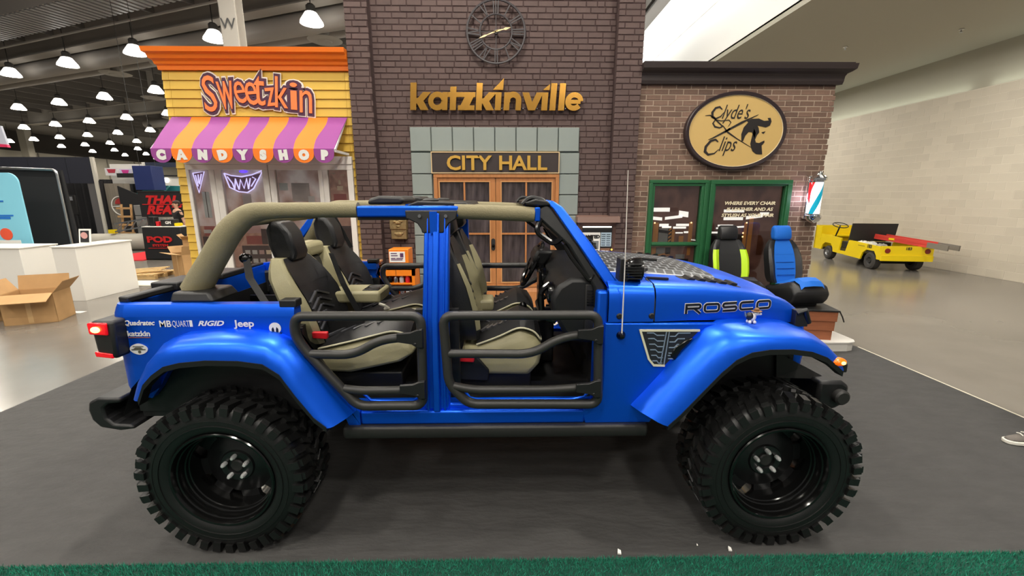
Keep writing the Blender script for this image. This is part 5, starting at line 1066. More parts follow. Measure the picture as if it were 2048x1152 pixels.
q = MB(); q.tube([(.627, 2.165, 1.18), (.622, 2.165, 1.6), (.613, 2.17, 2.045)], [.004, .0028, .0018], 6); q.build('antenna_mast', mat('antenna white', (214, 206, 196), .4), car, smooth=True)
q = MB(); q.lathe([(0, -.03), (.012, -.028), (.022, -.012), (.026, 0), (.026, .012)], (.627, 2.182, 1.185), 'y', 16); q.build('antenna_base', BLKG, car, smooth=True)
for i in (0, 1):
    yy = 2.29 if i == 0 else 2*YC-2.29
    L_ = MB().lathe([(0, -.035), (.03, -.035), (.052, -.02), (.06, .0), (.065, .03), (.065, .055), (.055, .06), (0, .05)], (.69, yy, 1.527), 'x', 20).build('light_pod', BLKG, car, smooth=True)
    for k in range(6): MB().box(.645, .735, yy-.069, yy-.052, 1.485+k*.015, 1.491+k*.015).build('cooling_fin', BLK, L_)
    MB().hexa([(.62, yy-.03, 1.43), (.68, yy-.03, 1.43), (.68, yy+.05, 1.43), (.62, yy+.05, 1.43), (.625, yy-.03, 1.59), (.645, yy-.03, 1.59), (.645, yy+.05, 1.59), (.625, yy+.05, 1.59)]).build('pod_bracket', BLK, L_, bev=.004)
q = MB(); q.bar((.72, 2.36, 1.475), (.85, 2.50, 1.492), .016, .016); q.bar((.80, 2.34, 1.47), (.92, 2.335, 1.465), .02, .012); q.build('wiper_arm', BLK, car)
# ---- running gear
q = MB(); q.tube([(-1.50, 2.3, .46), (-1.50, 3.62, .46)], .045, 12); q.ell((-1.5, 3.0, .46), .16, .13, .15); q.build('rear_axle', BLKM, car, smooth=True)
q = MB(); q.tube([(1.485, 2.3, .46), (1.485, 3.62, .46)], .042, 12); q.ell((1.485, 3.2, .46), .15, .13, .15); q.build('front_axle', BLKM, car, smooth=True)
q = MB(); [q.bar((-2.05, y, .72), (1.8, y, .72), .09, .14) for y in (2.52, 3.40)]; q.build('chassis_rail', BLK, car)
q = MB(); q.box(-.9, .9, 2.62, 3.3, .52, .62); q.tube([(-1.4, 2.98, .48), (0, 2.98, .56)], .035, 8); q.build('drivetrain', BLK, car)
def spring(x, y, z0, z1, r=.06, t=7):
    q = MB(); q.tube([(x+r*math.cos(2*math.pi*t*k/90), y+r*math.sin(2*math.pi*t*k/90), lerp(z0, z1, k/90)) for k in range(91)], .009, 6); return q
both(spring(1.44, 2.47, .56, 1.05), 'coil_spring', BLKM, smooth=True); both(spring(-1.42, 2.47, .56, 1.0), 'coil_spring', BLKM, smooth=True)
q = MB(); q.tube([(1.60, 2.40, .55), (1.52, 2.44, 1.12)], .03, 10); both(q, 'shock_absorber', SIL, smooth=True)
q = MB(); q.tube([(-1.75, 2.40, .50), (-1.70, 2.42, 1.03)], .032, 10); q.ell((-1.70, 2.38, 1.0), .05, .04, .035); both(q, 'shock_absorber', SIL, smooth=True)
q = MB(); q.tube([(1.35, 2.42, 1.1), (1.42, 2.40, .95), (1.5, 2.38, .7)], .012, 6); q.box(1.42, 1.52, 2.40, 2.46, 1.08, 1.14); q.tube([(1.62, 2.4, 1.08), (1.70, 2.36, .98), (1.66, 2.36, .9)], .01, 6); both(q, 'brake_line_bracket', BLKM, smooth=True)
# ---- wheels
def make_wheel(x, near=True):
    z, y0 = .447, 2.0; c = (x, y0, z)
    q = MB(); q.lathe([(.268, .045), (.272, .02), (.285, .008), (.31, .0), (.35, -.004), (.38, .002), (.402, .012), (.418, .035), (.424, .06), (.424, .25), (.418, .275), (.402, .298), (.36, .31), (.31, .306), (.285, .30), (.272, .29), (.268, .265)], c, 'y', 60)
    rim = MB(); rim.lathe([(.27, .02), (.277, .008), (.272, .002), (.262, .004), (.256, .016), (.252, .03), (.246, .034), (.244, .05), (.240, .055), (.238, .07), (.232, .074), (.231, .09), (.226, .094), (.225, .17), (.225, .20), (.225, .28), (.27, .30)], c, 'y', 48)
    def blk(mb, a0, a1, r0, r1, ya, yb, sk=0, top=.86):
        vs = []
        for r_, f in ((r0, 1), (r1, top)):
            am = (a0+a1)/2; ym = (ya+yb)/2
            for (a, y, s_) in ((a0, ya, 0), (a1, ya, 0), (a1, yb, sk), (a0, yb, sk)):
                aa = am+(a-am)*f+s_; yy = ym+(y-ym)*(f if r_ == r1 else 1)
                vs.append((x+r_*math.cos(aa), y0+yy, z+r_*math.sin(aa)))
        mb.hexa(vs)
    N = 38; st = 2*math.pi/N
    for k in range(N):
        a = k*st; e = .012 if k % 2 else -.004
        blk(q, a+.02, a+st*.72, .405, .447, -.004+e*.5, .085+e, -.05); blk(q, a+st*.5+.02, a+st*1.22, .405, .447, .225-e, .314-e*.5, -.05 if 0 else .05)
        blk(q, a+.06, a+st*.80, .418, .446, .092+e, .150, -.09); blk(q, a+st*.5+.06, a+st*1.3, .418, .446, .158, .218-e, .09)
        r0 = .375 if k % 2 else .388
        blk(q, a+.015, a+st*.70, r0, .432, -.010, .03, 0, .95); blk(q, a+st*.5+.015, a+st*1.2, r0, .432, .28, .32, 0, .95)
    ob = rim.build('wheel_rim', RIMB, car, smooth=True)
    q.build('tyre', RUB, ob, smooth=True)
    for r_ in (.322, .352):
        t = MB(); t.lathe([(r_-.003, .0), (r_-.002, -.006), (r_+.002, -.006), (r_+.003, .0)], (x, y0+.0, z), 'y', 60); t.build('sidewall_rib', RUB, ob, smooth=True)
    d = MB(); d.lathe([(.0, .150), (.05, .150), (.055, .138), (.088, .138), (.095, .148), (.11, .152), (.17, .172), (.19, .178), (.19, .20), (0, .20)], c, 'y', 40)
    for k in range(8):
        a = R(45*k+8); h = R(15)
        for_ = []
        for r_, y in ((.185, .176), (.24, .178)):
            for s_ in (-1, 1): for_.append((r_, a+s_*h*(.19/r_), y))
        d.hexa([(x+r_*math.cos(t_), y0+y+dy, z+r_*math.sin(t_)) for dy in (0, .024) for r_, t_, y in (for_[0], for_[1], for_[3], for_[2])])
    d.build('wheel_disc', DISC, ob, smooth=True)
    MB().lathe([(0, .135), (.03, .135), (.036, .142), (.036, .155)], c, 'y', 20).build('hub_cap', BLKM, ob, smooth=True)
    for k in range(5):
        a = R(72*k+20); MB().lathe([(0, .104), (.008, .105), (.0125, .115), (.0125, .14)], (x+.063*math.cos(a), y0, z+.063*math.sin(a)), 'y', 8).build('lug_nut', NUT, ob, smooth=True)
    MB().lathe([(.06, .23), (.165, .23), (.165, .25), (.06, .25)], c, 'y', 28).build('brake_disc', SIL, ob)
    return ob
for x in (-1.50, 1.485):
    w0 = make_wheel(x)
    f = w0.copy(); COL.objects.link(f); f.scale.y = 1; f.rotation_euler = (0, 0, math.pi); wl = WL[w0]; f.location = (wl.x, YC-(wl.y-YC)-YC, wl.z)
    for ch in w0.children:
        c2 = ch.copy(); COL.objects.link(c2); c2.parent = f
# small cowboy figurine on the near front fender
fg = thing('cowboy_figurine', 'tiny toy animal in a brown cowboy hat and black vest on the front fender', 'figurine', (1.335, 2.19, 1.246)); fx, fy, fz = 1.335, 2.19, 1.246
FW = mat('toy white', (226, 222, 220), .4)
q = MB(); q.ell((fx, fy, fz+.035), .022, .018, .026); [q.ell((fx+a, fy+b, fz+.009), .009, .009, .010, 10, 8) for a, b in ((.012, -.01), (.012, .01), (-.014, -.01), (-.014, .01))]; q.build('body', FW, fg, smooth=True)
MB().ell((fx-.012, fy, fz+.04), .022, .0195, .022).build('vest', mat('toy black', (26, 26, 30), .4), fg, smooth=True)
q = MB(); q.ell((fx+.022, fy-.004, fz+.058), .016, .015, .014); q.ell((fx+.037, fy-.006, fz+.053), .012, .009, .007); q.build('head', FW, fg, smooth=True)
q = MB(); q.ell((fx+.02, fy-.004, fz+.069), .028, .024, .004); q.ell((fx+.02, fy-.004, fz+.077), .014, .013, .011); q.build('hat', mat('toy brown', (120, 84, 48), .6), fg, smooth=True)
q = MB(); q.tube([(fx-.02, fy, fz+.03), (fx-.036, fy, fz+.045), (fx-.04, fy, fz+.062)], [.007, .006, .003], 8); q.build('tail', mat('toy grey blue', (90, 110, 140), .5), fg, smooth=True)
q = MB(); [q.ell((fx+.03, fy-.017+k*.026, fz+.062), .003, .003, .003, 8, 6) for k in (0, 1)]; q.build('eye', BLKG, fg)
# ================================================================== display seats on crates
CRATE = mat('reddish crate wood', (140, 82, 52), .6, var=.18, vscale=4, stretch=(1, 1, 6))
def crate(x, y, lab, rz):
    t = thing('wooden_crate', lab, 'crate', (x, y, .13))
    for k in range(3):
        z0 = .13+k*.125; s_ = .27-.012*(2-k)
        for a, b, c, d in ((-s_, s_, -s_, -s_+.02), (-s_, s_, s_-.02, s_), (-s_, -s_+.02, -s_+.02, s_-.02), (s_-.02, s_, -s_+.02, s_-.02)): MB().box(x+a, x+b, y+c, y+d, z0, z0+.121).build('board', CRATE, t)
    MB().box(x-.285, x+.285, y-.285, y+.285, .505, .525).build('lid', BLK, t, bev=.004)
    rebase(t, (x, y, .13), rz); return t
def show_seat(x, y, rz, lab, mm, bolst, stripes):
    t = thing('display_car_seat', lab, 'car seat', (x, y, .526), 'display car seats')
    b = seat(t, x-.16, y, .526+.24, .50, .50, .56, 16, mm, quilt=False, bolst=bolst, iw=.66, hr=(.11, .20, .25), hrz=.0)
    MB().box(x-.2, x+.2, y-.2, y+.2, .526, .56).build('mount_plate', BLK, t)
    if stripes:
        q = MB()
        for k in range(3): q.bar((x-.16+.025-math.tan(R(16))*.56*(.18+.15*k)+.012, y-.13, .766+.56*(.18+.15*k)), (x-.16+.025-math.tan(R(16))*.56*(.18+.15*k)+.012, y+.13, .766+.56*(.18+.15*k)), .006, .006)
        q.build('seam', mat('seat seam blue', (0, 60, 140), .5), b)
    rebase(t, (x, y, .526), rz); return t
SB = mat('blue suede', (10, 104, 206), .7, bump=.1, bscale=300); LIME = mat('lime leather', (186, 226, 20), .5)
show_seat(3.86, 5.50, R(-84), 'black car seat with bright blue inserts on a wooden crate', (LEA, SB, LEA, SB), None, True)
show_seat(3.10, 5.54, R(-90), 'black car seat with lime green side bolsters behind the hood', (LEA, LEA, LIME, LEA), 1, False)
crate(3.95, 5.36, 'reddish wooden crate under the blue and black car seat', R(-12)); crate(3.18, 5.42, 'wooden crate under the lime and black car seat', R(-12))
MB().tube([(4.235, 5.12, .50), (4.27, 5.10, .42), (4.29, 5.09, .36)], .008, 6).build('loose_strap', BLK, label='short black strap dangling from the crate of the blue car seat', cat='strap')
# ================================================================== utility cart by the block wall
YEC = mat('yellow cart paint', (236, 206, 10), .35)
ct = thing('utility_cart', 'yellow electric utility cart numbered 183 parked by the block wall', 'cart', (10.38, 11.03, 0))
cx_, cy_ = 10.38, 11.03
def cl_(mb): return mb.xf(Matrix.Translation((cx_, cy_, 0)))
side = [(-.36, .30), (-.30, .64), (.9, .68), (1.0, .68), (1.1, .34), (1.42, .34), (1.36, .70), (2.0, .74), (2.42, .74), (2.44, .45), (2.75, .42), (2.76, .26), (2.34, .26), (2.28, .42), (2.14, .5), (1.86, .5), (1.74, .38), (1.70, .26), (.42, .22), (.36, .40), (.22, .50), (-.10, .50), (-.2, .38), (-.22, .30)]
for x0, x1 in ((-.60, -.56), (.56, .60)): cl_(MB().prism(side, x0, x1, 'yz')).build('side_panel', YEC, ct)
rp = cl_(MB().box(-.60, .60, -.37, -.33, .30, .66)).build('rear_panel', YEC, ct); cl_(MB().box(-.60, .60, -.40, -.36, .28, .42)).build('rear_bumper', YEC, ct)
for x in (-.46, .46): cl_(MB().lathe([(0, -.02), (.06, -.018), (.065, 0)], (x, -.37, .54), 'y', 16)).build('tail_reflector', mat('dark red lens', (130, 36, 26), .3), ct)
cl_(text('183', .07, (.02, -.375, .57), .003, bold=.003)).build('rear_number', INK, ct)
cl_(text('183', .09, (-.605, .10, .56), .003, bold=.004, face='-x')).build('side_number', INK, ct); q = MB(); [q.box(-.604, -.6, .30+k*.035, .32+k*.035, .575, .595) for k in range(8)]; cl_(q).build('side_lettering', mat('ink brown', (110, 90, 30), .5), ct)
cl_(MB().box(-.56, .56, -.33, 1.0, .44, .50)).build('bed', BLKM, ct); cl_(MB().box(-.56, .56, 1.0, 2.7, .26, .30)).build('floor_pan', BLKM, ct)
fr_ = MB().box(-.60, .60, 2.72, 2.78, .26, 1.0); fr_.box(-.60, -.20, 2.42, 2.78, .62, .66); fr_.box(-.60, -.56, 2.44, 2.78, .42, .98); fr_.box(.56, .60, 2.44, 2.78, .42, .98); fr_.box(-.56, .56, 2.5, 2.74, .66, .70); cl_(fr_).build('front_cowl', YEC, ct)
cl_(MB().box(-.56, .56, 1.06, 1.40, .42, .62)).build('seat_box', BLK, ct, bev=.02); bb_ = MB(); bb_.hexa([(-.60, 1.0, .66), (.56, 1.0, .66), (.56, 1.04, .66), (-.60, 1.04, .66), (-.60, .93, 1.16), (.56, .93, 1.16), (.56, .97, 1.16), (-.60, .97, 1.16)]); cl_(bb_).build('seat_back_board', BLKM, ct)
cl_(MB().tube([(-.3, 2.3, .5), (-.3, 2.05, 1.02)], .02, 8)).build('steering_post', BLK, ct)
sc2 = Vector((-.3, 2.04, 1.04)); q = MB(); q.tube([sc2+Vector((.2*math.cos(2*math.pi*k/20), .18*math.sin(2*math.pi*k/20), .07*math.sin(2*math.pi*k/20))) for k in range(20)], .014, 6, ring=True); [q.bar(sc2, sc2+Vector((.2*math.cos(a), .18*math.sin(a), .07*math.sin(a))), .02, .01) for a in (0, 2.1, 4.2)]; cl_(q).build('steering_wheel', BLK, ct, smooth=True)
for x, y, r in ((-.50, .06, .225), (.50, .06, .225), (-.50, 2.0, .205), (.50, 2.0, .205)):
    s_ = -1 if x < 0 else 1
    wl_ = cl_(MB().lathe([(r*.45, -.09*s_), (r*.8, -.10*s_), (r, -.07*s_), (r, .07*s_), (r*.8, .1*s_), (r*.45, .09*s_)], (x, y, r), 'x', 24, -1)).build('tyre', mat('dusty tyre', (58, 55, 52), .8), ct, smooth=True)
    cl_(MB().lathe([(0, .08*s_), (r*.25, .085*s_), (r*.3, .06*s_), (r*.46, .09*s_), (r*.46, -.05*s_)], (x, y, r), 'x', 18)).build('wheel_rim', SIL if y > 1 else BLKM, wl_, smooth=True)
cl_(MB().tube([(-.5, .06, .2), (.5, .06, .2)], .05, 8)).build('axle', BLK, ct)
rebase(ct, (cx_, cy_, 0), R(-9.0))
CM = Matrix.Translation((cx_, cy_, 0))@Matrix.Rotation(R(-9), 4, 'Z')
ld = thing('red_ladder', 'red fibreglass ladder lying on the bed of the yellow cart', 'ladder', CM@Vector((.2, .2, .7)))
REDL = mat('red fibreglass', (206, 62, 52), .5); A = Vector((-.05, 1.5, .80)); B = Vector((.42, -1.0, .66)); sd = Vector((.28, .05, 0))
for o_ in (0, 1):
    for dz in (0, .06):
        q = MB(); q.bar(A+sd*o_+Vector((0, 0, dz)), A.lerp(B, .8)+sd*o_+Vector((0, 0, dz)), .03, .075); q.xf(CM).build('rail', REDL, ld)
    q = MB(); q.bar(A.lerp(B, .8)+sd*o_+Vector((0, 0, .03)), B+sd*o_+Vector((0, 0, .03)), .035, .13); q.xf(CM).build('rail_end', mat('dull aluminium', (128, 122, 114), .45, .3), ld)
for k in range(8):
    p = A.lerp(B, .06+.12*k)+Vector((0, 0, .03)); q = MB(); q.tube([p, p+sd], .016, 6); q.xf(CM).build('rung', SIL, ld)
q = MB(); p = A.lerp(B, .42); q.obox(p+Vector((-.02, 0, .03)), (.012, .16, .05), Matrix.Rotation(R(10), 3, 'Z')); q.xf(CM).build('yellow_tag', YEC, ld)
for i, (x, y, s_, c, lab) in enumerate([(-.38, .75, .16, (226, 224, 210), 'crumpled white sheet heaped at the front of the cart bed'), (-.36, .42, .18, (196, 196, 190), 'pale grey bundle in the middle of the cart bed'), (-.34, .06, .15, (150, 146, 140), 'grey cloth bundle near the tail of the cart bed'), (-.48, .95, .09, (220, 216, 80), 'small yellow bottle standing behind the cart seat board')]):
    q = MB(); q.ell((x, y, .56), s_, s_*1.1, s_*.75, 14, 9); r2 = random.Random(i)
    for p in q.v: p += Vector((r2.uniform(-1, 1), r2.uniform(-1, 1), r2.uniform(-.5, 1)))*s_*.16
    q.xf(CM).build('cloth_bundle', mat('bundle %d' % i, c, .8), smooth=True, label=lab, cat='bundle')
# ================================================================== people
SKIN = mat('skin', (206, 160, 132), .55)
def skin_obj(name, verts, edges, m, parent, sub=2):
    o0 = Vector(WL[parent]); me = bpy.data.meshes.new(name); me.from_pydata([Vector(v[0])-Vector((0, 0, 0)) for v in verts], edges, [])
    me.materials.append(m); o = link(name, me, o0, parent); o.modifiers.new('skin', 'SKIN').use_smooth_shade = True
    for i, v in enumerate(verts):
        sv = me.skin_vertices[0].data[i]; r = v[1]; sv.radius = r if isinstance(r, tuple) else (r, r)
    me.skin_vertices[0].data[0].use_root = True
    s_ = o.modifiers.new('sub', 'SUBSURF'); s_.levels = s_.render_levels = sub; return o
def person(loc, rz, lab, shirt, trousers, hair, shoe, sole, stride=0):
    """standing figure facing +x, 1.76 m"""
    t = thing('person', lab, 'person', loc)
    B = [((0, 0, .95), (.12, .16)), ((0, 0, 1.12), (.105, .14)), ((0, 0, 1.30), (.12, .165)), ((0, 0, 1.44), (.10, .15)), ((0, 0, 1.50), .055), ((.01, 0, 1.57), .052), ((.015, 0, 1.63), (.085, .07)), ((.015, 0, 1.70), (.09, .072)), ((.005, 0, 1.755), .05)]
    E_ = [(i, i+1) for i in range(8)]
    for s_ in (-1, 1):
        k = len(B); B += [((0, s_*.09, .90), .085), ((.01+stride*s_*.55, s_*.10, .50), .055), ((-.01+stride*s_*.75, s_*.10, .28), .05), ((-.02+stride*s_, s_*.10, .09), .035), ((.04+stride*s_, s_*.105, .045), .036), ((.14+stride*s_, s_*.115, .03), .03)]; E_ += [(0, k), (k, k+1), (k+1, k+2), (k+2, k+3), (k+3, k+4), (k+4, k+5)]
        k = len(B); B += [((0, s_*.19, 1.42), .055), ((-.04, s_*.24, 1.14), .042), ((-.07, s_*.25, .92), .03), ((-.06, s_*.25, .85), (.02, .035)), ((-.05, s_*.25, .80), (.018, .034))]; E_ += [(3, k), (k, k+1), (k+1, k+2), (k+2, k+3), (k+3, k+4)]
    skin_obj('body', B, E_, SKIN, t)
    for s_ in (-1, 1):
        for f in range(4):
            y = s_*.25+(f-1.5)*.017; L_ = [.065, .078, .074, .058][f]; skin_obj('finger', [((-.05, y, .79), .009), ((-.042, y, .79-L_*.45), .0085), ((-.05, y, .79-L_*.8), .0075), ((-.065, y, .79-L_), .006)], [(0, 1), (1, 2), (2, 3)], SKIN, t, 1)
        skin_obj('thumb', [((-.045, s_*.225, .83), .011), ((-.025, s_*.215, .80), .0095), ((-.022, s_*.218, .765), .008)], [(0, 1), (1, 2)], SKIN, t, 1)
    T = [((0, 0, .93), (.135, .175)), ((0, 0, 1.12), (.118, .155)), ((0, 0, 1.30), (.133, .18)), ((0, 0, 1.43), (.112, .165)), ((0, 0, 1.485), .075)]; E2 = [(0, 1), (1, 2), (2, 3), (3, 4)]
    for s_ in (-1, 1): k = len(T); T += [((0, s_*.195, 1.42), .07), ((-.008, s_*.225, 1.22), .062)]; E2 += [(3, k), (k, k+1)]
    skin_obj('shirt', T, E2, shirt, t)
    P_ = [((0, 0, .98), (.132, .17)), ((0, 0, .90), (.13, .17))]; E3 = [(0, 1)]
    for s_ in (-1, 1): k = len(P_); P_ += [((0, s_*.095, .82), .098), ((.01+stride*s_*.55, s_*.10, .50), .075), ((-.01+stride*s_*.75, s_*.10, .28), .068), ((-.02+stride*s_, s_*.10, .10), .062)]; E3 += [(1, k), (k, k+1), (k+1, k+2), (k+2, k+3)]
    skin_obj('trousers', P_, E3, trousers, t)
    o_ = Vector(loc); o0 = o_.copy()
    for s_ in (-1, 1):
        o_ = o0+Vector((stride*s_, 0, 0)); q = MB(); y = s_*.108
        q.loft([[o_+Vector((a, y+b*wd, z)) for b, z in ((-1, .03), (-1, h*.6), (-.55, h), (.55, h), (1, h*.6), (1, .03))] for a, wd, h in ((-.115, .02, .06), (-.10, .034, .095), (-.04, .04, .115), (.03, .042, .10), (.09, .045, .075), (.15, .044, .06), (.185, .03, .05), (.195, .012, .04))]); sh = q.build('shoe', shoe, t, smooth=True, sub=1)
        q = MB(); q.loft([[o_+Vector((a, y-wd, .002)), o_+Vector((a, y+wd, .002)), o_+Vector((a, y+wd, .032)), o_+Vector((a, y-wd, .032))] for a, wd in ((-.122, .02), (-.105, .038), (-.04, .043), (.03, .046), (.09, .05), (.15, .048), (.19, .034), (.203, .014))]); q.build('shoe_sole', sole, sh, bev=.006)
        q = MB(); [q.tube([o_+Vector((.02+k*.028, y-.025, .105-k*.009)), o_+Vector((.02+k*.028, y, .116-k*.01)), o_+Vector((.02+k*.028, y+.025, .105-k*.009))], .004, 5) for k in range(4)]; q.build('laces', sole, sh)
    o_ = o0
    q = MB(); q.ell(o_+Vector((-.01, 0, 1.715)), .105, .088, .075, 16, 10); q.ell(o_+Vector((-.045, 0, 1.66)), .06, .08, .07, 14, 8); q.build('hair', hair, t, smooth=True)
    q = MB(); q.tube([o_+Vector((.095, 0, 1.67)), o_+Vector((.118, 0, 1.645)), o_+Vector((.10, 0, 1.635))], [.008, .012, .008], 8); q.build('nose', SKIN, t, smooth=True)
    q = MB(); [q.ell(o_+Vector((.092, s_*.03, 1.668)), .007, .011, .006, 10, 6) for s_ in (-1, 1)]; q.build('eye', mat('eye dark', (40, 34, 30), .3), t, smooth=True)
    q = MB(); q.tube([o_+Vector((.092, -.022, 1.608)), o_+Vector((.098, 0, 1.605)), o_+Vector((.092, .022, 1.608))], .005, 6); q.build('mouth', mat('lip', (170, 100, 92), .5), t, smooth=True)
    q = MB(); [q.ell(o_+Vector((.005, s_*.082, 1.655)), .02, .01, .03, 10, 8) for s_ in (-1, 1)]; q.build('ear', SKIN, t, smooth=True)
    t.rotation_euler = (0, 0, rz); return t
NAVY = mat('navy cloth', (30, 34, 52), .85); BTS = mat('black cotton', (24, 24, 26), .85)
person((4.40, 3.02, .008), R(172), 'person in navy trousers and grey sneakers at the right edge of the carpet', mat('grey shirt', (120, 122, 126), .85), NAVY, mat('dark hair', (40, 30, 24), .7), mat('grey mesh sneaker', (104, 98, 92), .8, bump=.3, bscale=200), mat('white sole', (226, 222, 210), .6), stride=.23)
person((-10.55, 14.1, 0), R(-120), 'person in a black shirt standing behind the black cloth table', BTS, NAVY, mat('brown hair', (52, 36, 26), .7), BLK, BLKM)
# ================================================================== left side of the hall
wc = thing('white_counter', 'tall white display counter standing behind the open carton', 'counter', (-8.05, 8.46, 0))
MB().box(-8.26, -7.84, 7.87, 9.05, .0, 1.0).build('body', WHT, wc, bev=.004); MB().box(-8.28, -7.82, 7.85, 9.07, 1.0, 1.025).build('top', WHT, wc, bev=.004); MB().box(-8.2, -7.9, 7.93, 9.0, -.0, .02).build('plinth', BLKM, wc)
cd_ = thing('sign_card', 'small white card with a dark round logo standing on the white counter', 'card', (-7.98, 8.25, 1.025))
q = MB(); q.hexa([(-8.09, 8.22, 1.027), (-7.87, 8.22, 1.027), (-7.87, 8.232, 1.027), (-8.09, 8.232, 1.027), (-8.09, 8.27, 1.31), (-7.87, 8.27, 1.31), (-7.87, 8.282, 1.31), (-8.09, 8.282, 1.31)]); q.build('card', PAPER, cd_); q = MB(); q.hexa([(-8.06, 8.222, 1.06), (-7.90, 8.222, 1.06), (-7.90, 8.226, 1.06), (-8.06, 8.226, 1.06), (-8.06, 8.261, 1.28), (-7.90, 8.261, 1.28), (-7.90, 8.266, 1.28), (-8.06, 8.266, 1.28)]); q.build('card_print', INK, cd_)
q = MB(); q.lathe([(.0, -.004), (.062, -.004), (.062, 0)], (-7.98, 8.238, 1.19), 'y', 20); q.build('card_logo', mat('pinkish print', (200, 150, 146), .6), cd_); MB().box(-8.03, -7.93, 8.31, 8.40, 1.026, 1.034).build('easel_foot', PAPER, cd_)
w2 = thing('white_side_counter', 'white counter cut off by the left edge of the picture', 'counter', (-9.9, 8.6, 0)); MB().box(-10.6, -9.33, 8.3, 9.0, 0, .93).build('body', WHT, w2, bev=.004); MB().box(-10.62, -9.31, 8.28, 9.02, .93, .955).build('top', WHT, w2, bev=.004)
def open_box(name, lab, c, sx, sy, h, rz, flaps, tilt=0):
    t = thing(name, lab, 'cardboard box', c); x, y, z = c; a, b = sx/2, sy/2; th_ = .008
    for k, (x0, x1, y0, y1) in enumerate(((-a, a, -b, -b+th_), (-a, a, b-th_, b), (-a, -a+th_, -b, b), (a-th_, a, -b, b))): MB().box(x+x0, x+x1, y+y0, y+y1, z, z+h).build('side', CARD, t)
    MB().box(x-a, x+a, y-b, y+b, z, z+th_).build('bottom', CARD, t)
    F = [((-a, -b), (a, -b), (0, -1)), ((-a, b), (a, b), (0, 1)), ((-a, -b), (-a, b), (-1, 0)), ((a, -b), (a, b), (1, 0))]
    for k, an in enumerate(flaps):
        (p, q_, d) = F[k]; L_ = min(sx, sy)*.45; dx, dz = math.cos(R(an))*L_, math.sin(R(an))*L_; n_ = Vector((d[0]*dx, d[1]*dx, dz))
        p3 = Vector((x+p[0], y+p[1], z+h)); q3 = Vector((x+q_[0], y+q_[1], z+h)); e = Vector((0, 0, th_))
        MB().hexa([p3, q3, q3+n_, p3+n_, p3+e, q3+e, q3+n_+e, p3+n_+e]).build('flap', CARD, t)
    MB().box(x-.03, x+.03, y-b-.001, y-b+.001, z+.02, z+h).build('packing_tape', mat('packing tape', (196, 160, 112), .3), t)
    t.rotation_euler = (tilt, 0, rz); return t
open_box('open_carton', 'large open brown carton with raised flaps on the grey floor', (-7.35, 6.62, 0), .62, .5, .46, R(22), [-25, 75, 60, 50])
open_box('small_open_carton', 'low open carton with dark inside left of the large open carton', (-8.12, 6.72, 0), .42, .4, .26, R(15), [-35, 40, -30, 30])
open_box('far_carton', 'open carton with a torn flap behind the yellow shop corner', (-7.6, 10.3, 0), .62, .5, .58, R(-35), [10, 80, 40, 65])
open_box('stacked_carton', 'small carton lying on top of the far open carton', (-7.55, 10.5, .6), .4, .34, .3, R(20), [35, 60, 50, 20])
q = MB(); q.ell((-7.72, 6.42, .34), .12, .14, .16, 14, 9); r2 = random.Random(9)
for p in q.v: p += Vector((r2.uniform(-1, 1), r2.uniform(-1, 1), r2.uniform(-1, 1)))*.03
for p in q.v: p += Vector((-.28, .3, .1))
q.build('foil_bag', mat('silver foil', (176, 170, 172), .3, .5), smooth=False, label='crinkled silver foil bag sticking out of the low carton', cat='bag')
bn = thing('pale_blue_banner', 'pale blue rounded banner stand at the left edge', 'banner', (-10.8, 9.4, 0))
MB().prism([(-11.6, .62)]+[(-10.22, .62), (-10.22, 2.2)]+arc(-10.42, 2.2, .2, 0, 90, 8)[1:]+[(-11.6, 2.4)], 9.38, 9.41).build('panel', mat('banner sky blue', (130, 200, 222), .5), bn)
MB().box(-11.6, -10.22, 9.372, 9.38, .50, .62).build('green_band', mat('banner green', (104, 170, 100), .5), bn); MB().box(-11.6, -10.22, 9.372, 9.40, .20, .50).build('blue_band', mat('banner blue', (24, 80, 180), .5), bn)
BT = mat('banner print blue', (34, 110, 196), .5); text('n', .22, (-10.78, 9.372, 1.99), .004, bold=.01).build('print_letter', BT, bn)
q = MB(); q.box(-11.2, -10.62, 9.372, 9.378, 1.80, 1.83); q.box(-11.2, -10.55, 9.372, 9.378, 1.44, 1.49); q.box(-11.2, -10.48, 9.372, 9.378, 1.50, 1.53); q.box(-11.2, -10.5, 9.372, 9.378, .80, .83); q.build('print_lines', BT, bn)
q = MB(); q.prism(arc(-10.72, 1.12, .13, 0, 360, 14)[:-1], 9.372, 9.378); q.build('print_shape', mat('print orange red', (232, 90, 60), .5), bn); MB().box(-11.0, -10.45, 9.372, 9.378, .92, .99).build('print_boat', PAPER, bn)
MB().box(-11.6, -10.25, 9.25, 9.55, 0, .2).build('base', SIL, bn, bev=.02)
MB().box(-9.75, -9.35, 9.75, 10.1, 0, .62).build('white_bin', WHT, bev=.03, label='small white bin beside the pale blue banner', cat='bin')
q = MB(); q.tube(fillet([(-10.2, 10.2, .3), (-10.2, 10.2, 2.5), (-11.6, 10.2, 2.55)], .1), .03, 8); q.build('banner_pole', SIL, smooth=True, label='bent metal pole arching behind the pale blue banner', cat='pole')
q = MB(); q.loft([[(x, 10.25, .55+.12*abs(i-2)), (x, 10.3, .55+.12*abs(i-2)), (x-.05, 10.3, 2.5), (x-.05, 10.25, 2.5)] for i, x in enumerate((-11.5, -11.1, -10.75, -10.4, -10.1))]); q.build('black_backdrop', BTS, label='black cloth backdrop right behind the pale blue banner', cat='backdrop')
MB().prism([(-13.9, 3.3), (-13.12, 3.24), (-13.18, 3.72), (-13.9, 3.74)], 12, 12.05).build('hanging_sign', [mat('hanging sign white', (196, 200, 214), .5)], label='white and blue hanging sign in the top left corner', cat='sign')
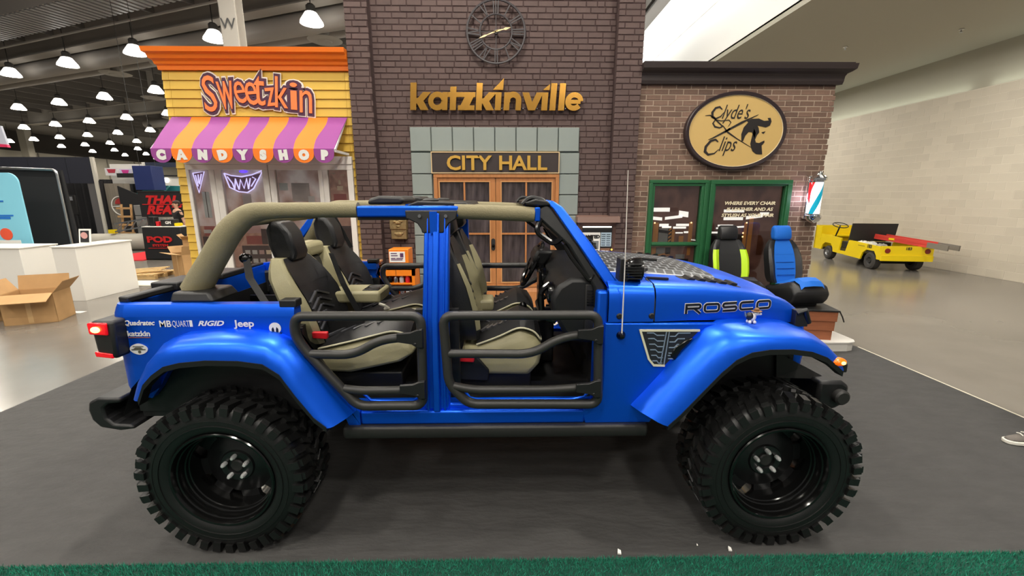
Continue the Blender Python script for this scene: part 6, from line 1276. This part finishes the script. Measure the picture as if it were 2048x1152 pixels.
MB().prism([(-13.9, 3.22), (-13.10, 3.18), (-13.12, 3.25), (-13.9, 3.31)], 11.98, 12.05).build('hanging_sign_trim', mat('hot pink', (226, 50, 96), .5), label='pink lower edge panel of the hanging sign', cat='sign')
# black draped booth
bt = thing('draped_booth', 'large black draped booth in the left background', 'booth', (-17.3, 17.6, 0)); DR = mat('black drape', (26, 25, 28), .9, var=.25, vscale=3, stretch=(4, 4, .1)); DN = mat('navy header cloth', (34, 36, 48), .85)
for x0, x1 in ((-19.6, -18.02), (-17.98, -16.6), (-16.57, -15.55)): MB().box(x0, x1, 17.0, 17.06, 2.40, 3.36).build('header_panel', DN, bt)
q = MB(); n = 60; q.loft([[(-20+5.0*i/n, 18.6+.05*math.sin(i*1.7), 0), (-20+5.0*i/n, 18.6+.05*math.sin(i*1.7), 2.6)] for i in range(n+1)], False); q.build('back_drape', DR, bt, smooth=True)
q = MB(); q.loft([[(-15.5+.04*math.sin(i*1.9), 17.0+1.6*i/16, 0), (-15.5+.04*math.sin(i*1.9), 17.0+1.6*i/16, 2.5)] for i in range(17)], False); q.build('side_drape', DR, bt, smooth=True)
MB().box(-15.62, -15.52, 16.95, 17.05, 0, 3.36).build('post', LW, bt); MB().box(-15.95, -15.6, 17.02, 17.06, .3, 2.4).build('clear_sheet', mat('grey plastic sheet', (96, 94, 94), .3), bt)
MB().box(-20, -15.5, 15.8, 18.6, .001, .02).build('booth_floor', mat('navy carpet', (44, 52, 70), .9), bt)
mn = thing('monitor_stand', 'dark monitor on a stand inside the black draped booth', 'monitor', (-17.1, 17.5, .02)); MB().box(-17.3, -16.95, 17.45, 17.5, 1.2, 1.95).build('screen', BLKM, mn, bev=.01); MB().tube([(-17.05, 17.5, .05), (-17.05, 17.5, 1.5)], .04, 8).build('pole', BLK, mn); MB().box(-17.3, -16.8, 17.3, 17.7, .02, .05).build('foot', BLKM, mn); MB().box(-17.28, -17.05, 17.44, 17.45, 1.75, 1.9).build('screen_strip', mat('screen grey', (150, 152, 156), .4), mn)
# wooden gauge board, wall posters, blue panel, white stand, canopy
gb = thing('gauge_board', 'grey wooden board with a round white gauge emblem', 'board', (-15.1, 17.2, .1)); 
for k in range(5): MB().box(-15.5+k*.19, -15.5+k*.19+.186, 17.2, 17.24, .1, 2.40).build('plank', mat('grey barn wood', (128, 120, 108), .8, rand=.1, var=.15, vscale=3, stretch=(5, 5, .5)), gb)
q = MB(); q.stroke(arc(-14.98, 1.55, .36, -30, 330, 30), .03, 17.17, 17.2); q.build('gauge_ring', PAPER, gb); q = MB(); q.prism(arc(-14.98, 1.62, .22, 0, 180, 12), 17.18, 17.2); q.build('gauge_dial', mat('gauge red', (170, 50, 50), .6), gb); q = MB(); q.stroke([(-15.3, 1.52), (-14.75, 1.55)], [.02, .06], 17.165, 17.18); q.build('gauge_needle', PAPER, gb)
for i, (x0, x1, z0, z1, c, lab) in enumerate([(-15.45, -14.95, 2.70, 2.98, (208, 206, 210), 'white poster with a red badge, left of two on the booth header'), (-14.9, -14.45, 2.68, 2.95, (196, 190, 214), 'lilac poster with a pink badge beside the blue panel')]):
    t = thing('wall_poster', lab, 'poster', ((x0+x1)/2, 17.3, z0)); MB().box(x0, x1, 17.3, 17.33, z0, z1).build('sheet', mat('poster %d' % i, c, .5), t); MB().prism([(x0+.08, z1-.04), (x1-.08, z1-.04), (x1-.13, z0+.1), (x0+.13, z0+.1)], 17.29, 17.3).build('badge', mat('badge %d' % i, [(170, 50, 70), (200, 60, 140)][i], .5), t)
q = MB(); q.box(-15.5, -14.2, 17.6, 17.65, 2.4, 3.15); q.build('white_header_board', mat('white board', (214, 212, 206), .5), label='white header board behind the two posters', cat='board')
q = MB(); q.box(-14.15, -13.45, 17.0, 17.6, 2.15, 3.05); q.build('blue_tower_panel', mat('deep blue panel', (30, 44, 96), .5), bev=.01, label='deep blue square tower panel hung above the booths', cat='panel')
MB().box(-14.9, -14.1, 17.15, 17.2, 2.62, 2.78).build('black_sign_strip', BLKM, label='narrow black sign strip beside the deep blue panel', cat='sign')
for x in (-14.1, -13.5):
    MB().tube([(x, 17.3, 3.05), (x, 17.3, 9.5)], .007, 5).build('panel_cable', BLKM, None, label='thin cable holding the deep blue tower panel, %s one' % ('left' if x < -13.8 else 'right'), cat='cable')
st_ = thing('white_booth_frame', 'white booth frame with spotlights behind the candy shop corner', 'booth', (-13.5, 20, 0)); [MB().box(x, x+.08, 20.02, 20.1, 0, 3.4).build('post', WHT, st_) for x in (-16.2, -14.2, -12.28)]; MB().box(-16.2, -12.2, 20, 20.1, 2.35, 2.75).build('fascia', WHT, st_); MB().box(-16.2, -12.2, 19.9, 20, 2.78, 2.84).build('rail', BLKM, st_); MB().box(-16.2, -12.2, 20.1, 20.2, 3.2, 3.4).build('top_beam', mat('navy beam', (40, 48, 70), .6), st_)
for x in (-15.2, -14.2, -13.2): MB().lathe([(0, -.05), (.09, -.05), (.12, .05), (.05, .1)], (x, 19.95, 2.62), 'y', 10).build('spotlight', mat('spot glow', (255, 250, 240), .4, emit=2), st_)
cn = thing('teal_canopy', 'teal canopy roof behind the red and black banner', 'canopy', (-13.6, 18, 1.9)); q = MB(); q.prism([(-15.2, 1.95), (-12.2, 1.95), (-12.3, 2.3), (-14.2, 2.35)], 18.0, 18.3); q.build('cloth', mat('teal cloth', (24, 110, 112), .6), cn); MB().bar((-14.0, 17.98, 1.95), (-13.6, 17.98, 2.32), .05, .03, (0, 1, 0)).build('edge', mat('pale teal', (100, 180, 180), .6), cn)
q = MB(); q.prism([(-14.75, 0), (-13.4, 0), (-13.5, 1.75), (-14.75, 2.3)], 16.9, 16.95); q.build('black_side_banner', BTS, label='black angled banner between the gauge board and the red lettered banner', cat='banner')
rb_ = thing('red_black_banner', 'black banner with jagged red lettering left of the candy shop', 'banner', (-11.65, 15, 1.2)); MB().box(-12.45, -10.7, 15, 15.03, 1.22, 2.05).build('cloth', BTS, rb_); MB().box(-12.45, -10.7, 14.99, 15.06, 2.05, 2.09).build('top_bar', BLKM, rb_)
RDP = mat('banner red', (196, 32, 34), .5); text('THAL', .25, (-11.7, 14.99, 1.68), .004, bold=.02, shear=.3, sx=1.25).build('lettering', RDP, rb_); text('REAT', .27, (-11.7, 14.99, 1.33), .004, bold=.02, shear=.3, sx=1.2).build('lettering', RDP, rb_); MB().box(-12.35, -10.9, 14.985, 14.995, 1.63, 1.655).build('lettering_rule', RDP, rb_)
for x in (-12.3, -10.8): MB().tube([(x, 15.05, 0), (x, 15.05, 2.07)], .02, 6).build('pole', BLKM, rb_)
pt = thing('cloth_covered_table', 'table under a black cloth with red lettering', 'table', (-10.4, 13.4, 0)); q = MB(); q.loft([[(-11.0, 13.12, .02), (-9.8, 13.12, .02), (-9.78, 13.75, .02), (-11.02, 13.75, .02)], [(-10.98, 13.14, 1.0), (-9.83, 13.14, 1.0), (-9.83, 13.72, 1.0), (-10.98, 13.72, 1.0)]]); q.build('table_cloth', BTS, pt, bev=.02); MB().box(-10.98, -9.83, 13.14, 13.72, 1.0, 1.02).build('table_top', WHT, pt)
text('POD', .17, (-10.48, 13.11, .55), .004, bold=.012, sx=1.5).build('cloth_lettering', RDP, pt); text('SYSTEM', .07, (-10.48, 13.11, .42), .004, bold=.003, sx=1.4).build('cloth_lettering', RDP, pt); MB().box(-10.85, -10.1, 13.105, 13.115, .36, .375).build('cloth_rule', RDP, pt)
for i, (x, w_, h, m, lab) in enumerate([(-10.78, .16, .28, BLK, 'black box at the left end of the black cloth table'), (-10.3, .42, .2, BLKM, 'low black case on the black cloth table'), (-10.05, .12, .09, YEC, 'small yellow item on the black cloth table'), (-10.62, .08, .14, RED, 'small red item on the black cloth table')]): MB().box(x-w_/2, x+w_/2, 13.3, 13.3+.2, 1.021, 1.021+h).build('table_item', m, label=lab, cat='box', bev=.01)
text('GM', .08, (-10.28, 13.295, 1.09), .003, bold=.004).build('case_lettering', PAPER, label='two white letters on the front of the low black case', cat='lettering')
MB().box(-12.6, -11.0, 13.0, 15.6, .001, .02).build('red_carpet', mat('bright red carpet', (214, 20, 36), .9), label='bright red carpet patch beside the black cloth table', cat='carpet')
rl = thing('carpet_roll', 'thick pale rolled carpet lying behind the white counter', 'carpet roll', (-13.4, 15.6, 0)); q = MB(); q.tube([(-14.8, 15.6, .30), (-12.5, 15.75, .30)], .3, 20); q.build('roll', mat('pale felt', (176, 172, 160), .9), rl, smooth=True); q = MB(); q.lathe([(.08, -.01), (.10, -.01), (.10, .0)], (-14.8, 15.6, .30), 'x', 16); q.lathe([(.18, -.01), (.2, -.01), (.2, .0)], (-14.8, 15.6, .3), 'x', 16); q.build('spiral_end', PAPER, rl)
yl = thing('aluminium_ladder', 'aluminium step ladder with yellow end lying on the pale carpet roll', 'ladder', (-13.2, 15.6, .62)); ya, yb = Vector((-14.0, 15.5, .66)), Vector((-12.5, 15.6, .92)); 
for o_ in (0, .28): MB().bar(ya+Vector((0, o_*.5, o_)), yb+Vector((0, o_*.5, o_)), .04, .05).build('rail', SIL, yl)
for k in range(6): p = ya.lerp(yb, .1+.16*k); MB().bar(p, p+Vector((.12, .14, .28)), .05, .03).build('rung', SIL, yl)
MB().box(-14.1, -13.9, 15.45, 15.6, .62, .75).build('foot', YEC, yl)
for i in range(4): MB().box(-13.62, -12.95, 16.12, 16.55, .02+i*.40, .40+i*.40).build('grey_crate', mat('grey crate plastic', (120, 120, 118), .6), bev=.015, label='grey plastic crate, %s of the stack behind the carpet roll' % ['lowest', 'second from the floor', 'third from the floor', 'topmost'][i], cat='crate', group='stacked grey crates')
pw = thing('wooden_rack', 'pale wooden rack leaning beside the grey crates', 'rack', (-13.9, 16.1, 0))
for x in (-14.1, -13.75): MB().bar((x, 16.0, 0), (x-.1, 16.3, 1.62), .06, .05).build('upright', CARD, pw)
for k in range(5): MB().box(-14.2, -13.7, 16.05, 16.1, .25+k*.3, .32+k*.3).build('slat', CARD, pw)
pal = thing('wood_pallet', 'low pile of pale wooden slats on the floor beside the far carton', 'pallet', (-8.7, 10.3, 0)); WP = mat('pale pine', (206, 172, 118), .7, var=.1, vscale=5)
for k in range(3): MB().box(-9.15, -8.25, 10.0+k*.3, 10.09+k*.3, 0, .09).build('runner', WP, pal)
for k in range(6): MB().box(-9.16+k*.155, -9.05+k*.155, 9.98, 10.7, .09, .115).build('slat', WP, pal)
for k in range(3): MB().bar((-9.1, 10.05+k*.15, .13+k*.02), (-8.3, 10.3+k*.12, .17+k*.02), .08, .02).build('loose_slat', WP, pal)
MB().box(-8.6, -7.1, 9.2, 9.75, .002, .02).build('foam_sheet', mat('cream foam', (214, 210, 196), .7), label='cream foam sheet lying flat on the floor behind the blue tailgate', cat='sheet')
MB().box(-7.35, -7.12, 7.0, 7.12, .001, .004).build('floor_paper', PAPER, label='white sheet of paper lying on the floor near the white counter', cat='paper')
fm = thing('metal_clamp', 'small metal clamp lamp lying on the floor near the wooden slats', 'clamp', (-9.2, 10.3, 0)); MB().box(-9.6, -9.35, 10.1, 10.3, 0, .06).build('base', SIL, fm, bev=.01); MB().tube([(-9.55, 10.2, .05), (-9.75, 10.5, .45), (-9.45, 10.25, .2)], .02, 6).build('arm', mat('dull red metal', (120, 60, 54), .5), fm)
